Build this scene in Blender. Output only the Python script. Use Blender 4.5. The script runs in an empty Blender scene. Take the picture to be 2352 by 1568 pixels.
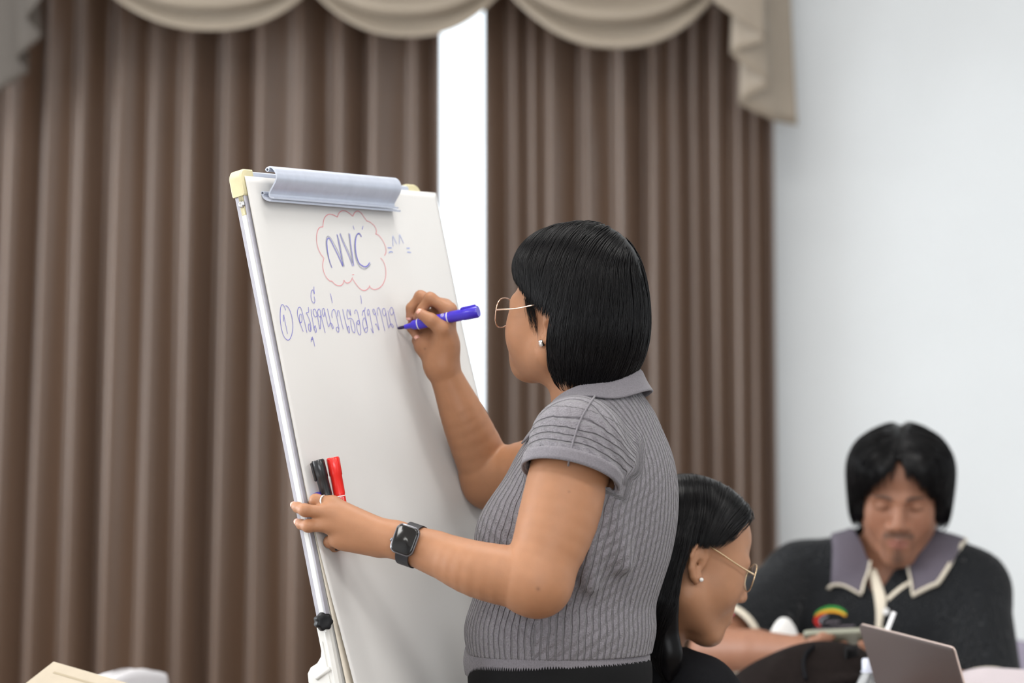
import bpy, math, random
import numpy as np
from mathutils import Vector, Matrix

random.seed(7)
rng = np.random.default_rng(7)
scn = bpy.context.scene
COL = scn.collection

# ------------------------------------------------------------------ camera
FPX = 8820.0                      # 135 mm on a 36 mm sensor, frame 2352 px wide
CAM = np.array([0.0, 0.0, 1.34])
PITCH = math.radians(0.85)
cam_data = bpy.data.cameras.new('camera')
cam_data.sensor_width = 36.0
cam_data.lens = FPX / 2352 * 36.0
cam_data.clip_end = 200
cam_data.dof.use_dof = True
cam_data.dof.focus_distance = 5.86
cam_data.dof.aperture_fstop = 2.9
cam_data.dof.aperture_blades = 0
cam = bpy.data.objects.new('camera', cam_data)
COL.objects.link(cam)
cam.location = CAM
cam.rotation_euler = (math.pi / 2 + PITCH, 0, 0)
scn.camera = cam
_F = np.array([0, math.cos(PITCH), math.sin(PITCH)])
_U = np.array([0, -math.sin(PITCH), math.cos(PITCH)])
_R = np.array([1.0, 0, 0])


def P(px, py, d):
    """world point at depth d metres that lies along photo pixel (px, py)"""
    return CAM + d * (_F + _R * (px - 1176) / FPX + _U * (784 - py) / FPX)


# ------------------------------------------------------------------ world, light, exposure
world = bpy.data.worlds.new('world')
scn.world = world
world.use_nodes = True
wn = world.node_tree.nodes
wn['Background'].inputs['Color'].default_value = (0.86, 0.93, 1.0, 1)
wn['Background'].inputs['Strength'].default_value = 2.6


def area(name, loc, rot, sx, sy, power, color=(1, 1, 1), spread=180):
    l = bpy.data.lights.new(name, 'AREA')
    l.shape = 'RECTANGLE'
    l.size, l.size_y = sx, sy
    l.energy = power
    l.color = color
    l.spread = math.radians(spread)
    o = bpy.data.objects.new(name, l)
    COL.objects.link(o)
    o.location = loc
    o.rotation_euler = rot
    return o


# ceiling fluorescent panels of the hall (rows run across the room)
for iy, y in enumerate((1.6, 3.9, 6.0, 7.7)):
    for ix, x in enumerate((-2.4, 0.0, 2.4)):
        area('ceiling_lamp_light', (x, y, 3.17), (0, 0, 0), 1.2, 0.5, (24, 32, 26, 6)[iy] * (0.55 if (ix == 2 and iy > 1) else 1.0), (1.0, 0.98, 0.95))
# daylight from the windows in the left wall, then two added fill panels
area('left_window_light', (-3.9, 6.7, 1.75), (0, math.radians(-90), 0), 1.7, 3.4, 165, (0.93, 0.97, 1.0))
area('right_fill_light', (4.5, 6.4, 1.75), (0, math.radians(90), 0), 1.7, 2.6, 16, (0.90, 0.95, 1.0))  # added side fill, offsets the curtain's shadow on the wall; no window here
area('rear_fill_light', (0.6, -1.9, 1.8), (math.radians(90), 0, 0), 4.5, 1.8, 160, (0.94, 0.97, 1.0))  # added frontal fill behind the camera, evens out the back wall

scn.view_settings.view_transform = 'Standard'
scn.view_settings.look = 'None'
scn.view_settings.gamma = 1.0
scn.view_settings.use_curve_mapping = False
scn.view_settings.exposure = 0.0
scn.cycles.max_bounces = 8
scn.cycles.diffuse_bounces = 4
scn.cycles.transmission_bounces = 8
scn.cycles.caustics_reflective = False
scn.cycles.caustics_refractive = False
scn.cycles.sample_clamp_indirect = 6.0


# ------------------------------------------------------------------ materials
def lin(r, g, b):
    return tuple(((c / 255) / 12.92 if c <= 10 else ((c / 255 + 0.055) / 1.055) ** 2.4) for c in (r, g, b))


def mat(name, color, rough=0.6, metal=0.0, noise=0.0, nscale=30.0, bump=0.0, bscale=200.0, attr=None,
        sheen=0.0, sss=0.0, spec=0.5, trans=0.0, ior=1.45, coat=0.0, aniso=0.0, stretch=None):
    m = bpy.data.materials.new(name)
    m.use_nodes = True
    nt = m.node_tree
    b = nt.nodes['Principled BSDF']
    b.inputs['Base Color'].default_value = (*color, 1)
    b.inputs['Roughness'].default_value = rough
    b.inputs['Metallic'].default_value = metal
    b.inputs['Specular IOR Level'].default_value = spec
    b.inputs['IOR'].default_value = ior
    if trans:
        b.inputs['Transmission Weight'].default_value = trans
    if sheen:
        b.inputs['Sheen Weight'].default_value = sheen
        b.inputs['Sheen Roughness'].default_value = 0.4
    if coat:
        b.inputs['Coat Weight'].default_value = coat
        b.inputs['Coat Roughness'].default_value = 0.1
    if sss:
        b.inputs['Subsurface Weight'].default_value = sss
        b.inputs['Subsurface Radius'].default_value = (1.0, 0.35, 0.2)
        b.inputs['Subsurface Scale'].default_value = 0.006
    src = None
    if attr:
        a = nt.nodes.new('ShaderNodeAttribute')
        a.attribute_name = attr
        src = a.outputs['Color']
    tc = None
    if noise or bump:
        tc = nt.nodes.new('ShaderNodeTexCoord').outputs['Object']
        if stretch:
            mp = nt.nodes.new('ShaderNodeMapping')
            mp.inputs['Scale'].default_value = stretch
            nt.links.new(tc, mp.inputs['Vector'])
            tc = mp.outputs['Vector']
    if noise:
        n = nt.nodes.new('ShaderNodeTexNoise')
        n.inputs['Scale'].default_value = nscale
        n.inputs['Detail'].default_value = 4
        nt.links.new(tc, n.inputs['Vector'])
        mr = nt.nodes.new('ShaderNodeMapRange')
        mr.inputs['From Min'].default_value = 0.3
        mr.inputs['From Max'].default_value = 0.7
        mr.inputs['To Min'].default_value = 1 - noise
        mr.inputs['To Max'].default_value = 1 + noise
        nt.links.new(n.outputs['Fac'], mr.inputs['Value'])
        mx = nt.nodes.new('ShaderNodeMix')
        mx.data_type = 'RGBA'
        mx.blend_type = 'MULTIPLY'
        mx.inputs['Factor'].default_value = 1
        if src:
            nt.links.new(src, mx.inputs[6])
        else:
            mx.inputs[6].default_value = (*color, 1)
        nt.links.new(mr.outputs['Result'], mx.inputs[7])
        src = mx.outputs[2]
    if src:
        nt.links.new(src, b.inputs['Base Color'])
    if bump:
        n2 = nt.nodes.new('ShaderNodeTexNoise')
        n2.inputs['Scale'].default_value = bscale
        n2.inputs['Detail'].default_value = 3
        nt.links.new(tc, n2.inputs['Vector'])
        bp = nt.nodes.new('ShaderNodeBump')
        bp.inputs['Strength'].default_value = bump
        bp.inputs['Distance'].default_value = 0.002
        nt.links.new(n2.outputs['Fac'], bp.inputs['Height'])
        nt.links.new(bp.outputs['Normal'], b.inputs['Normal'])
    return m


# ------------------------------------------------------------------ mesh helpers
class G:
    """a bag of vertices and faces that becomes ONE mesh object"""

    def __init__(s):
        s.v, s.f, s.n = [], [], 0

    def add(s, V, F):
        V = np.asarray(V, float).reshape(-1, 3)
        s.v.append(V)
        s.f.extend([tuple(int(i) + s.n for i in f) for f in F])
        s.n += len(V)
        return s

    def V(s):
        return np.concatenate(s.v) if s.v else np.zeros((0, 3))


def link(name, me, material=None, parent=None):
    o = bpy.data.objects.new(name, me)
    COL.objects.link(o)
    if material:
        me.materials.append(material)
    if parent:
        o.parent = parent
        o.matrix_parent_inverse = PINV.get(parent.name, Matrix())
    return o


PINV = {}


def fastmesh(name, V, Q, smooth=True):
    me = bpy.data.meshes.new(name)
    V = np.asarray(V, np.float32)
    if isinstance(Q, np.ndarray):
        n, k = Q.shape
        me.vertices.add(len(V))
        me.vertices.foreach_set('co', V.ravel())
        me.loops.add(n * k)
        me.loops.foreach_set('vertex_index', Q.astype(np.int32).ravel())
        me.polygons.add(n)
        me.polygons.foreach_set('loop_start', (np.arange(n) * k).astype(np.int32))
        me.update(calc_edges=True)
        me.validate()
    else:
        me.from_pydata([tuple(map(float, v)) for v in V], [], Q)
        me.update()
    if smooth:
        me.polygons.foreach_set('use_smooth', np.ones(len(me.polygons), bool))
    return me


def obj(name, g, material, parent=None, smooth=True, sharp=None):
    me = fastmesh(name, g.V(), g.f, smooth)
    if sharp is not None:
        me.set_sharp_from_angle(angle=math.radians(sharp))
    return link(name, me, material, parent)


def tag(o, label=None, cat=None, group=None, kind=None):
    for k, v in (('label', label), ('category', cat), ('group', group), ('kind', kind)):
        if v:
            o[k] = v
    return o


def empty(name, loc, label=None, cat=None, group=None):
    o = bpy.data.objects.new(name, None)
    COL.objects.link(o)
    o.location = loc
    o.empty_display_size = 0.05
    PINV[o.name] = Matrix.Translation(Vector(loc)).inverted()
    return tag(o, label, cat, group)


def setcol(me, name, C):
    a = me.attributes.new(name, 'FLOAT_COLOR', 'POINT')
    C = np.asarray(C, np.float32)
    if C.shape[1] == 3:
        C = np.concatenate([C, np.ones((len(C), 1), np.float32)], 1)
    a.data.foreach_set('color', C.ravel())


def setvec(me, name, C):
    a = me.attributes.new(name, 'FLOAT_VECTOR', 'POINT')
    a.data.foreach_set('vector', np.asarray(C, np.float32).ravel())


def box(lo, hi, bevel=0.0):
    """bevelled box (all edges chamfered) in axis directions"""
    lo, hi = np.array(lo, float), np.array(hi, float)
    c, h = (lo + hi) / 2, (hi - lo) / 2
    b = min(bevel, h.min() * 0.95)
    if b <= 0:
        V = [c + h * np.array((x, y, z)) for x in (-1, 1) for y in (-1, 1) for z in (-1, 1)]
        return V, [(0, 1, 3, 2), (4, 6, 7, 5), (0, 4, 5, 1), (2, 3, 7, 6), (0, 2, 6, 4), (1, 5, 7, 3)]
    V, idx = [], {}
    for x in (-1, 1):
        for y in (-1, 1):
            for z in (-1, 1):
                s = np.array((x, y, z))
                for ax in range(3):
                    e = h - b
                    e = e.copy()
                    e[ax] = h[ax]
                    idx[(x, y, z, ax)] = len(V)
                    V.append(c + s * e)
    F = []
    for ax in range(3):
        o1, o2 = [i for i in range(3) if i != ax]
        for sg in (-1, 1):
            f = []
            for a, bb in ((-1, -1), (1, -1), (1, 1), (-1, 1)):
                k = [0, 0, 0]
                k[ax], k[o1], k[o2] = sg, a, bb
                f.append(idx[(*k, ax)])
            if (sg > 0) == (ax == 1):
                f = f[::-1]
            F.append(tuple(f))
        # edges parallel to ax
        for a in (-1, 1):
            for bb in (-1, 1):
                k0, k1 = [0, 0, 0], [0, 0, 0]
                k0[ax], k1[ax] = -1, 1
                k0[o1] = k1[o1] = a
                k0[o2] = k1[o2] = bb
                F.append((idx[(*k0, o1)], idx[(*k1, o1)], idx[(*k1, o2)], idx[(*k0, o2)]))
    for x in (-1, 1):
        for y in (-1, 1):
            for z in (-1, 1):
                F.append(tuple(idx[(x, y, z, a)] for a in range(3)))
    return V, F


def xform(V, o, ex, ey, ez):
    V = np.asarray(V, float)
    return np.asarray(o) + V[:, :1] * np.asarray(ex) + V[:, 1:2] * np.asarray(ey) + V[:, 2:3] * np.asarray(ez)


def unit(v):
    v = np.asarray(v, float)
    return v / np.linalg.norm(v)


def frame_from(axis, hint=(0, 0, 1)):
    a = unit(axis)
    h = np.asarray(hint, float)
    if abs(np.dot(a, unit(h))) > 0.98:
        h = np.array((1.0, 0, 0))
    x = unit(np.cross(h, a))
    y = np.cross(a, x)
    return x, y, a


def catmull(pts, n=6, closed=False):
    pts = np.asarray(pts, float)
    if closed:
        pts = np.concatenate([pts[-1:], pts, pts[:2]])
    else:
        pts = np.concatenate([2 * pts[:1] - pts[1:2], pts, 2 * pts[-1:] - pts[-2:-1]])
    out = []
    for i in range(1, len(pts) - 2):
        p0, p1, p2, p3 = pts[i - 1:i + 3]
        for k in range(n):
            t = k / n
            out.append(0.5 * (2 * p1 + (p2 - p0) * t + (2 * p0 - 5 * p1 + 4 * p2 - p3) * t * t + (3 * p1 - p0 - 3 * p2 + p3) * t ** 3))
    if not closed:
        out.append(pts[-2])
    return np.array(out)


def tube(pts, r, seg=8, closed=False, caps=True, hint=(0, 0, 1), flat=1.0):
    pts = np.asarray(pts, float)
    n = len(pts)
    r = np.broadcast_to(np.asarray(r, float), (n,))
    V, F = [], []
    x_prev = None
    for i in range(n):
        if closed:
            t = pts[(i + 1) % n] - pts[i - 1]
        else:
            t = pts[min(i + 1, n - 1)] - pts[max(i - 1, 0)]
        t = unit(t)
        if x_prev is None:
            x, y, _ = frame_from(t, hint)
        else:
            x = x_prev - t * np.dot(x_prev, t)
            x = unit(x)
            y = np.cross(t, x)
        x_prev = x
        for k in range(seg):
            a = 2 * math.pi * k / seg
            V.append(pts[i] + r[i] * (math.cos(a) * x + flat * math.sin(a) * y))
    m = n if closed else n - 1
    for i in range(m):
        for k in range(seg):
            a, b = i * seg + k, i * seg + (k + 1) % seg
            c, d = ((i + 1) % n) * seg + (k + 1) % seg, ((i + 1) % n) * seg + k
            F.append((a, b, c, d))
    if caps and not closed:
        F.append(tuple(range(seg))[::-1])
        F.append(tuple((n - 1) * seg + k for k in range(seg)))
    return V, F


def lathe(prof, o=(0, 0, 0), axis=(0, 0, 1), seg=24, caps=True, flute=None):
    """prof: list of (radius, height along axis); flute=(count, depth, i0, i1) carves flutes on rows i0..i1"""
    x, y, a = frame_from(axis, (0, 1, 0.01))
    V, F = [], []
    for i, (r, h) in enumerate(prof):
        for k in range(seg):
            t = 2 * math.pi * k / seg
            rr = r
            if flute and flute[2] <= i <= flute[3]:
                rr = r - flute[1] * (k % 2)
            V.append(np.asarray(o) + a * h + rr * (math.cos(t) * x + math.sin(t) * y))
    for i in range(len(prof) - 1):
        for k in range(seg):
            F.append((i * seg + k, i * seg + (k + 1) % seg, (i + 1) * seg + (k + 1) % seg, (i + 1) * seg + k))
    if caps:
        F.append(tuple(range(seg))[::-1])
        F.append(tuple((len(prof) - 1) * seg + k for k in range(seg)))
    return V, F


def grid(fn, nu, nv, thick=None):
    """sheet fn(s,t)->point; thick gives it a second face"""
    V = [fn(i / nu, j / nv) for j in range(nv + 1) for i in range(nu + 1)]
    F = [(j * (nu + 1) + i, j * (nu + 1) + i + 1, (j + 1) * (nu + 1) + i + 1, (j + 1) * (nu + 1) + i)
         for j in range(nv) for i in range(nu)]
    if thick is None:
        return V, F
    return sheet(np.array(V).reshape(nv + 1, nu + 1, 3), thick)


def sheet(A, thick):
    """a sheet of points A[j, i] with its back face and rim"""
    nv, nu = A.shape[0] - 1, A.shape[1] - 1
    V = A.reshape(-1, 3)
    F = [(j * (nu + 1) + i, j * (nu + 1) + i + 1, (j + 1) * (nu + 1) + i + 1, (j + 1) * (nu + 1) + i)
         for j in range(nv) for i in range(nu)]
    du, dv = np.gradient(A, axis=1), np.gradient(A, axis=0)
    N = np.cross(du, dv)
    N /= np.linalg.norm(N, axis=2, keepdims=True) + 1e-12
    B = (A + N * thick).reshape(-1, 3)
    m = len(V)
    F2 = [tuple(i + m for i in f[::-1]) for f in F]
    rim = []
    bd = [i for i in range(nu)] + [(j * (nu + 1) + nu) for j in range(nv)] + [nv * (nu + 1) + i for i in range(nu, 0, -1)] + [j * (nu + 1) for j in range(nv, 0, -1)]
    for k in range(len(bd)):
        a, b = bd[k], bd[(k + 1) % len(bd)]
        rim.append((b, a, a + m, b + m))
    return np.concatenate([np.array(V), B]), F + F2 + rim


# ------------------------------------------------------------------ implicit surfaces -> smooth bodies
def smin(a, b, k):
    if k <= 0:
        return np.minimum(a, b)
    h = np.clip(0.5 + 0.5 * (b - a) / k, 0, 1)
    return b + (a - b) * h - k * h * (1 - h)


def smax(a, b, k):
    return -smin(-a, -b, k)


def prim(p, x):
    t = p[0]
    if t == 'cone':
        a, b, r1, r2 = p[1:5]
        ab = b - a
        pa = x - a
        h = np.clip((pa @ ab) / (ab @ ab + 1e-12), 0, 1)
        d = np.linalg.norm(pa - h[..., None] * ab, axis=-1) - (r1 + (r2 - r1) * h)
        if len(p) > 5:                                    # flat cut: (point, normal)
            d = np.maximum(d, (x - p[5]) @ p[6])
        return d
    if t == 'ell':
        c, Rm, r = p[1:4]
        q = (x - c) @ Rm
        k0 = np.linalg.norm(q / r, axis=-1)
        k1 = np.linalg.norm(q / (r * r), axis=-1) + 1e-9
        d = k0 * (k0 - 1) / k1
        if len(p) > 4:
            d = np.maximum(d, (x - p[4]) @ p[5])
        return d
    if t == 'box':
        c, Rm, h, r = p[1:5]
        q = np.abs((x - c) @ Rm) - (h - r)
        return np.linalg.norm(np.maximum(q, 0), axis=-1) + np.minimum(q.max(-1), 0) - r


class Model:
    def __init__(s):
        s.ops = []
        s.post = None

    def cone(s, a, b, r1, r2=None, k=0.01, op='u', cut=None):
        p = ['cone', np.asarray(a, float), np.asarray(b, float), r1, r1 if r2 is None else r2]
        if cut is not None:
            p += [np.asarray(cut[0], float), unit(cut[1])]
        s.ops.append((op, k, p))

    def ell(s, c, r, R=None, k=0.02, op='u', cut=None):
        p = ['ell', np.asarray(c, float), np.eye(3) if R is None else np.asarray(R, float), np.asarray(r, float) * np.ones(3)]
        if cut is not None:
            p += [np.asarray(cut[0], float), unit(cut[1])]
        s.ops.append((op, k, p))

    def box(s, c, h, R=None, r=0.005, k=0.01, op='u'):
        s.ops.append((op, k, ['box', np.asarray(c, float), np.eye(3) if R is None else np.asarray(R, float), np.asarray(h, float), r]))

    def limb(s, pts, rad, k=0.03, n=5):
        """smoothly tapering limb through pts: fine steps, so that joints do not swell"""
        q = catmull(np.concatenate([np.asarray(pts, float), np.asarray(rad, float)[:, None]], 1), n)
        for i in range(len(q) - 1):
            s.cone(q[i, :3], q[i + 1, :3], q[i, 3], q[i + 1, 3], k=(k if i == 0 else 0.0015))

    def chain(s, pts, rad, k=0.006, k0=None):
        for i in range(len(pts) - 1):
            s.cone(pts[i], pts[i + 1], rad[i], rad[i + 1], k=(k0 if (k0 is not None and i == 0) else k))

    def ev(s, x):
        d = np.full(x.shape[:-1], 1.0)
        for op, k, p in s.ops:
            dp = prim(p, x)
            d = smin(d, dp, k) if op == 'u' else smax(d, -dp, k)
        return s.post(d, x) if s.post else d

    def evb(s, cen, x, R):
        d = np.full(x.shape[:-1], 1.0)
        for op, k, p in s.ops:
            sel = np.nonzero(prim(p, cen) < R * 3.2 + k + 0.02)[0]
            if len(sel) == 0:
                continue
            dp = prim(p, x[sel])
            d[sel] = smin(d[sel], dp, k) if op == 'u' else smax(d[sel], -dp, k)
        return s.post(d, x) if s.post else d

    def grad(s, x, e=0.0015):
        g = np.stack([s.ev(x + e * np.eye(3)[i]) - s.ev(x - e * np.eye(3)[i]) for i in range(3)], -1)
        return g / (np.linalg.norm(g, axis=-1, keepdims=True) + 1e-9)

    def bounds(s):
        lo, hi = np.full(3, 1e9), np.full(3, -1e9)
        for op, k, p in s.ops:
            if op != 'u':
                continue
            if p[0] == 'cone':
                r = max(p[3], p[4])
                lo, hi = np.minimum(lo, np.minimum(p[1], p[2]) - r), np.maximum(hi, np.maximum(p[1], p[2]) + r)
            else:
                r = np.linalg.norm(p[3]) if p[0] == 'box' else p[3].max()
                lo, hi = np.minimum(lo, p[1] - r), np.maximum(hi, p[1] + r)
        return lo - 0.02, hi + 0.02

    def mesh(s, h, smooth=2, nb=6):
        """surface nets on blocks near the surface; returns V, Q"""
        lo, hi = s.bounds()
        H = h * nb
        nB = np.ceil((hi - lo) / H).astype(int)
        ii = np.stack(np.meshgrid(*[np.arange(n) for n in nB], indexing='ij'), -1).reshape(-1, 3)
        cen = lo + (ii + 0.5) * H
        dc = np.concatenate([s.ev(cen[i:i + 60000]) for i in range(0, len(cen), 60000)])
        act = ii[np.abs(dc) < H * 2.3]
        cen = lo + (act + 0.5) * H
        g1 = np.arange(nb + 1)
        loc = np.stack(np.meshgrid(g1, g1, g1, indexing='ij'), -1).reshape(-1, 3)
        NT = nB * nb + 2
        keyf = lambda c: (c[..., 0] * NT[1] + c[..., 1]) * NT[2] + c[..., 2]
        Vk, Vp, edges = [], [], []
        B = 4000
        corners = np.array([(a, b, c) for a in (0, 1) for b in (0, 1) for c in (0, 1)])
        epairs = [(i, j) for i in range(8) for j in range(i + 1, 8) if np.abs(corners[i] - corners[j]).sum() == 1]
        for i0 in range(0, len(act), B):
            A = act[i0:i0 + B]
            x = lo + (A[:, None, :] * nb + loc[None]) * h
            D = s.evb(cen[i0:i0 + B], x, H * 0.87).reshape(len(A), nb + 1, nb + 1, nb + 1)
            D = np.where(np.abs(D) < 1e-9, 1e-9, D)
            cs = np.stack([D[:, a:a + nb, b:b + nb, c:c + nb] for a, b, c in corners], -1)
            neg = cs < 0
            mask = neg.any(-1) & ~neg.all(-1)
            bi, cx, cy, cz = np.nonzero(mask)
            if len(bi) == 0:
                continue
            v8 = cs[bi, cx, cy, cz]
            acc, cnt = np.zeros((len(bi), 3)), np.zeros(len(bi))
            for p, q in epairs:
                a, b = v8[:, p], v8[:, q]
                m = (a < 0) != (b < 0)
                t = np.where(m, a / np.where(m, a - b, 1), 0)
                acc += m[:, None] * (corners[p] + t[:, None] * (corners[q] - corners[p]))
                cnt += m
            cell = A[bi] * nb + np.stack([cx, cy, cz], -1)
            Vk.append(keyf(cell))
            Vp.append(lo + (cell + acc / cnt[:, None]) * h)
            for ax in range(3):
                D0 = D[:, :nb, :nb, :nb]
                sl = [slice(0, nb)] * 3
                sl[ax] = slice(1, nb + 1)
                D1 = D[:, sl[0], sl[1], sl[2]]
                m = (D0 < 0) != (D1 < 0)
                b2, ex, ey, ez = np.nonzero(m)
                cell = A[b2] * nb + np.stack([ex, ey, ez], -1)
                edges.append((np.full(len(b2), ax), cell, D0[b2, ex, ey, ez] < 0))
        Vk, Vp = np.concatenate(Vk), np.concatenate(Vp)
        Vk, ui = np.unique(Vk, return_index=True)
        Vp = Vp[ui]
        ax = np.concatenate([e[0] for e in edges])
        cell = np.concatenate([e[1] for e in edges])
        sg = np.concatenate([e[2] for e in edges])
        Q = []
        for a in range(3):
            m = ax == a
            c = cell[m]
            u, v = (a + 1) % 3, (a + 2) % 3
            eu, ev_ = np.eye(3, dtype=int)[u], np.eye(3, dtype=int)[v]
            ok = (c[:, u] > 0) & (c[:, v] > 0)
            c, s2 = c[ok], sg[m][ok]
            ks = [keyf(c - eu - ev_), keyf(c - ev_), keyf(c), keyf(c - eu)]
            ids = [np.searchsorted(Vk, kk).clip(0, len(Vk) - 1) for kk in ks]
            good = np.all([Vk[i] == kk for i, kk in zip(ids, ks)], axis=0)
            q = np.stack(ids, -1)[good]
            s2 = s2[good]
            q[~s2] = q[~s2][:, ::-1]
            Q.append(q)
        Q = np.concatenate(Q)
        # relax
        E = np.concatenate([Q[:, [0, 1]], Q[:, [1, 2]], Q[:, [2, 3]], Q[:, [3, 0]]])
        n = len(Vp)
        for _ in range(smooth):
            S = np.stack([np.bincount(E[:, 0], Vp[E[:, 1], c], n) + np.bincount(E[:, 1], Vp[E[:, 0], c], n) for c in range(3)], -1)
            k = np.bincount(E[:, 0], minlength=n) + np.bincount(E[:, 1], minlength=n)
            Vp = Vp + 0.5 * (S / np.maximum(k, 1)[:, None] - Vp)
        return Vp, Q


class Frame:
    """local frame of a body or head: x to the person's left, y forward, z up"""

    def __init__(s, o, fwd, up=(0, 0, 1), scale=1.0):
        s.o = np.asarray(o, float)
        f = unit(fwd)
        u = np.asarray(up, float)
        x = unit(np.cross(u, f)) * 1.0          # up x fwd = left
        z = np.cross(f, x) * -1.0
        z = np.cross(x, f)
        if np.dot(z, u) < 0:
            z = -z
        s.R = np.stack([x, f, z], -1)           # columns
        s.s = scale

    def __call__(s, x, y, z):
        return s.o + s.R @ (np.array((x, y, z), float) * s.s)

    def inv(s, W):
        return ((np.asarray(W) - s.o) @ s.R) / s.s


def tilt(fwd_h, pitch, roll=0.0):
    """forward and up vectors for a head looking along horizontal fwd_h, pitched (radians, + = up) and rolled"""
    f = unit((fwd_h[0], fwd_h[1], 0))
    z = np.array((0, 0, 1.0))
    l = np.cross(z, f)
    f2 = f * math.cos(pitch) + z * math.sin(pitch)
    u2 = z * math.cos(pitch) - f * math.sin(pitch)
    u3 = u2 * math.cos(roll) + l * math.sin(roll)
    return f2, u3

# ------------------------------------------------------------------ palette
M_wall = mat('wall_paint', (0.775, 0.805, 0.825), 0.85, noise=0.02, nscale=3, bump=0.05, bscale=120)
M_ceil = mat('ceiling_paint', (0.8, 0.8, 0.78), 0.9)
M_floor = mat('floor_tile', (0.22, 0.18, 0.15), 0.35, noise=0.1, nscale=6)
M_white = mat('white_plastic', (0.72, 0.71, 0.68), 0.45, noise=0.05, nscale=25)
M_curtain = mat('brown_satin', (0.118, 0.069, 0.043), 0.32, noise=0.05, nscale=8, bump=0.12, bscale=900, sheen=0.28, spec=0.8, stretch=(1, 1, 0.15))
M_swag = mat('taupe_satin', (0.30, 0.25, 0.195), 0.42, noise=0.03, nscale=10, bump=0.1, bscale=700, sheen=0.2)
M_lining = mat('tan_lining', (0.50, 0.40, 0.27), 0.6)
M_alu = mat('brushed_aluminium', (0.56, 0.60, 0.70), 0.36, metal=0.4, noise=0.04, nscale=60)
M_glass = mat('clear_glass', (0.96, 0.98, 0.98), 0.02, trans=1.0, ior=1.3)
M_black = mat('black_plastic', (0.008, 0.008, 0.009), 0.4, spec=0.3)

# ------------------------------------------------------------------ the room
YB = 9.15
XL, XR, YF, ZC = -4.0, 4.6, -2.2, 3.3
WX0, WX1, WZ0, WZ1 = -1.25, 0.55, 0.45, 2.55       # window opening in the back wall


def slab(name, lo, hi, m, kind='structure', parent=None):
    g = G().add(*box(lo, hi, 0.0))
    o = obj(name, g, m, parent, smooth=False)
    if kind and not parent:
        o['kind'] = kind
    return o


slab('floor', (XL, YF, -0.1), (XR, YB + 0.2, 0.0), M_floor)
slab('ceiling', (XL, YF, ZC), (XR, YB + 0.2, ZC + 0.1), M_ceil)
slab('wall_left', (XL - 0.15, YF, 0), (XL, YB + 0.2, ZC), M_wall)
slab('wall_right', (XR, YF, 0), (XR + 0.15, YB + 0.2, ZC), M_wall)
slab('wall_front', (XL, YF - 0.15, 0), (XR, YF, ZC), M_wall)
gb = G()
for lo, hi in (((XL, YB, 0), (WX0, YB + 0.2, ZC)), ((WX1, YB, 0), (XR, YB + 0.2, ZC)),
               ((WX0, YB, 0), (WX1, YB + 0.2, WZ0)), ((WX0, YB, WZ1), (WX1, YB + 0.2, ZC))):
    gb.add(*box(lo, hi))
obj('wall_back', gb, M_wall, smooth=False)['kind'] = 'structure'
win = empty('window_1', ((WX0 + WX1) / 2, YB + 0.1, WZ0))
win['kind'] = 'structure'
gf = G()
for lo, hi in (((WX0, YB + 0.08, WZ0), (WX0 + 0.06, YB + 0.15, WZ1)), ((WX1 - 0.06, YB + 0.08, WZ0), (WX1, YB + 0.15, WZ1)),
               ((WX0, YB + 0.08, WZ0), (WX1, YB + 0.15, WZ0 + 0.06)), ((WX0, YB + 0.08, WZ1 - 0.06), (WX1, YB + 0.15, WZ1)),
               ((-0.64, YB + 0.08, WZ0), (-0.58, YB + 0.15, WZ1))):
    gf.add(*box(lo, hi, 0.006))
obj('window_frame', gf, M_white, win, smooth=False)
for x0, x1 in ((WX0 + 0.06, -0.64), (-0.58, WX1 - 0.06)):
    obj('window_pane', G().add(*box((x0, YB + 0.112, WZ0 + 0.06), (x1, YB + 0.118, WZ1 - 0.06))), M_glass, win, smooth=False)
slab('baseboard_back', (XL, YB - 0.015, 0), (XR, YB, 0.1), M_white)

# ------------------------------------------------------------------ curtains
YC = 9.02
PXM = FPX / YC


def curtain(name, ridges, x_end, lean, label, amp, seed):
    r = np.random.default_rng(seed)
    rid = list(ridges) + [x_end]
    prof = []
    for i in range(len(rid) - 1):
        a, b = rid[i], rid[i + 1]
        A = amp * (0.75 + 0.5 * r.random()) * min(1.0, (b - a) / 75)
        knee = 0.79 + 0.07 * r.random()
        n = 14
        for k in range(n):
            t = k / n
            if t < knee:
                q = t / knee
                d = A * (0.25 * q + 0.75 * (1 - math.cos(math.pi * q)) / 2)
            else:
                q = (t - knee) / (1 - knee)
                d = A * (0.5 + 0.5 * math.cos(math.pi * q))
            prof.append((a + (b - a) * t, d, t))
    prof.append((rid[-1], 0.0, 0.0))
    zt, zb = 2.435, 0.02
    nz = 32
    ph = r.random(len(prof)) * 0.6

    def f(s, t):
        i = min(int(round(s * (len(prof) - 1))), len(prof) - 1)
        px, d, q = prof[i]
        z = zt + (zb - zt) * t
        py = 915 - (z - 1.34) * PXM
        px2 = px + lean(px) * (py / 1568)
        x = (px2 - 1176) / PXM + 0.004 * math.sin(z * 2.1 + px * 0.031) * q
        open_ = 0.8 + 0.35 * t
        return (x, YC + d * open_ * (1 + 0.12 * math.sin(z * 1.3 + px * 0.05)) - 0.02 * t, z)

    V, F = grid(f, len(prof) - 1, nz, thick=0.0025)
    o = obj(name, G().add(V, F), M_curtain)
    tag(o, label, 'curtain')
    return o


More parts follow.
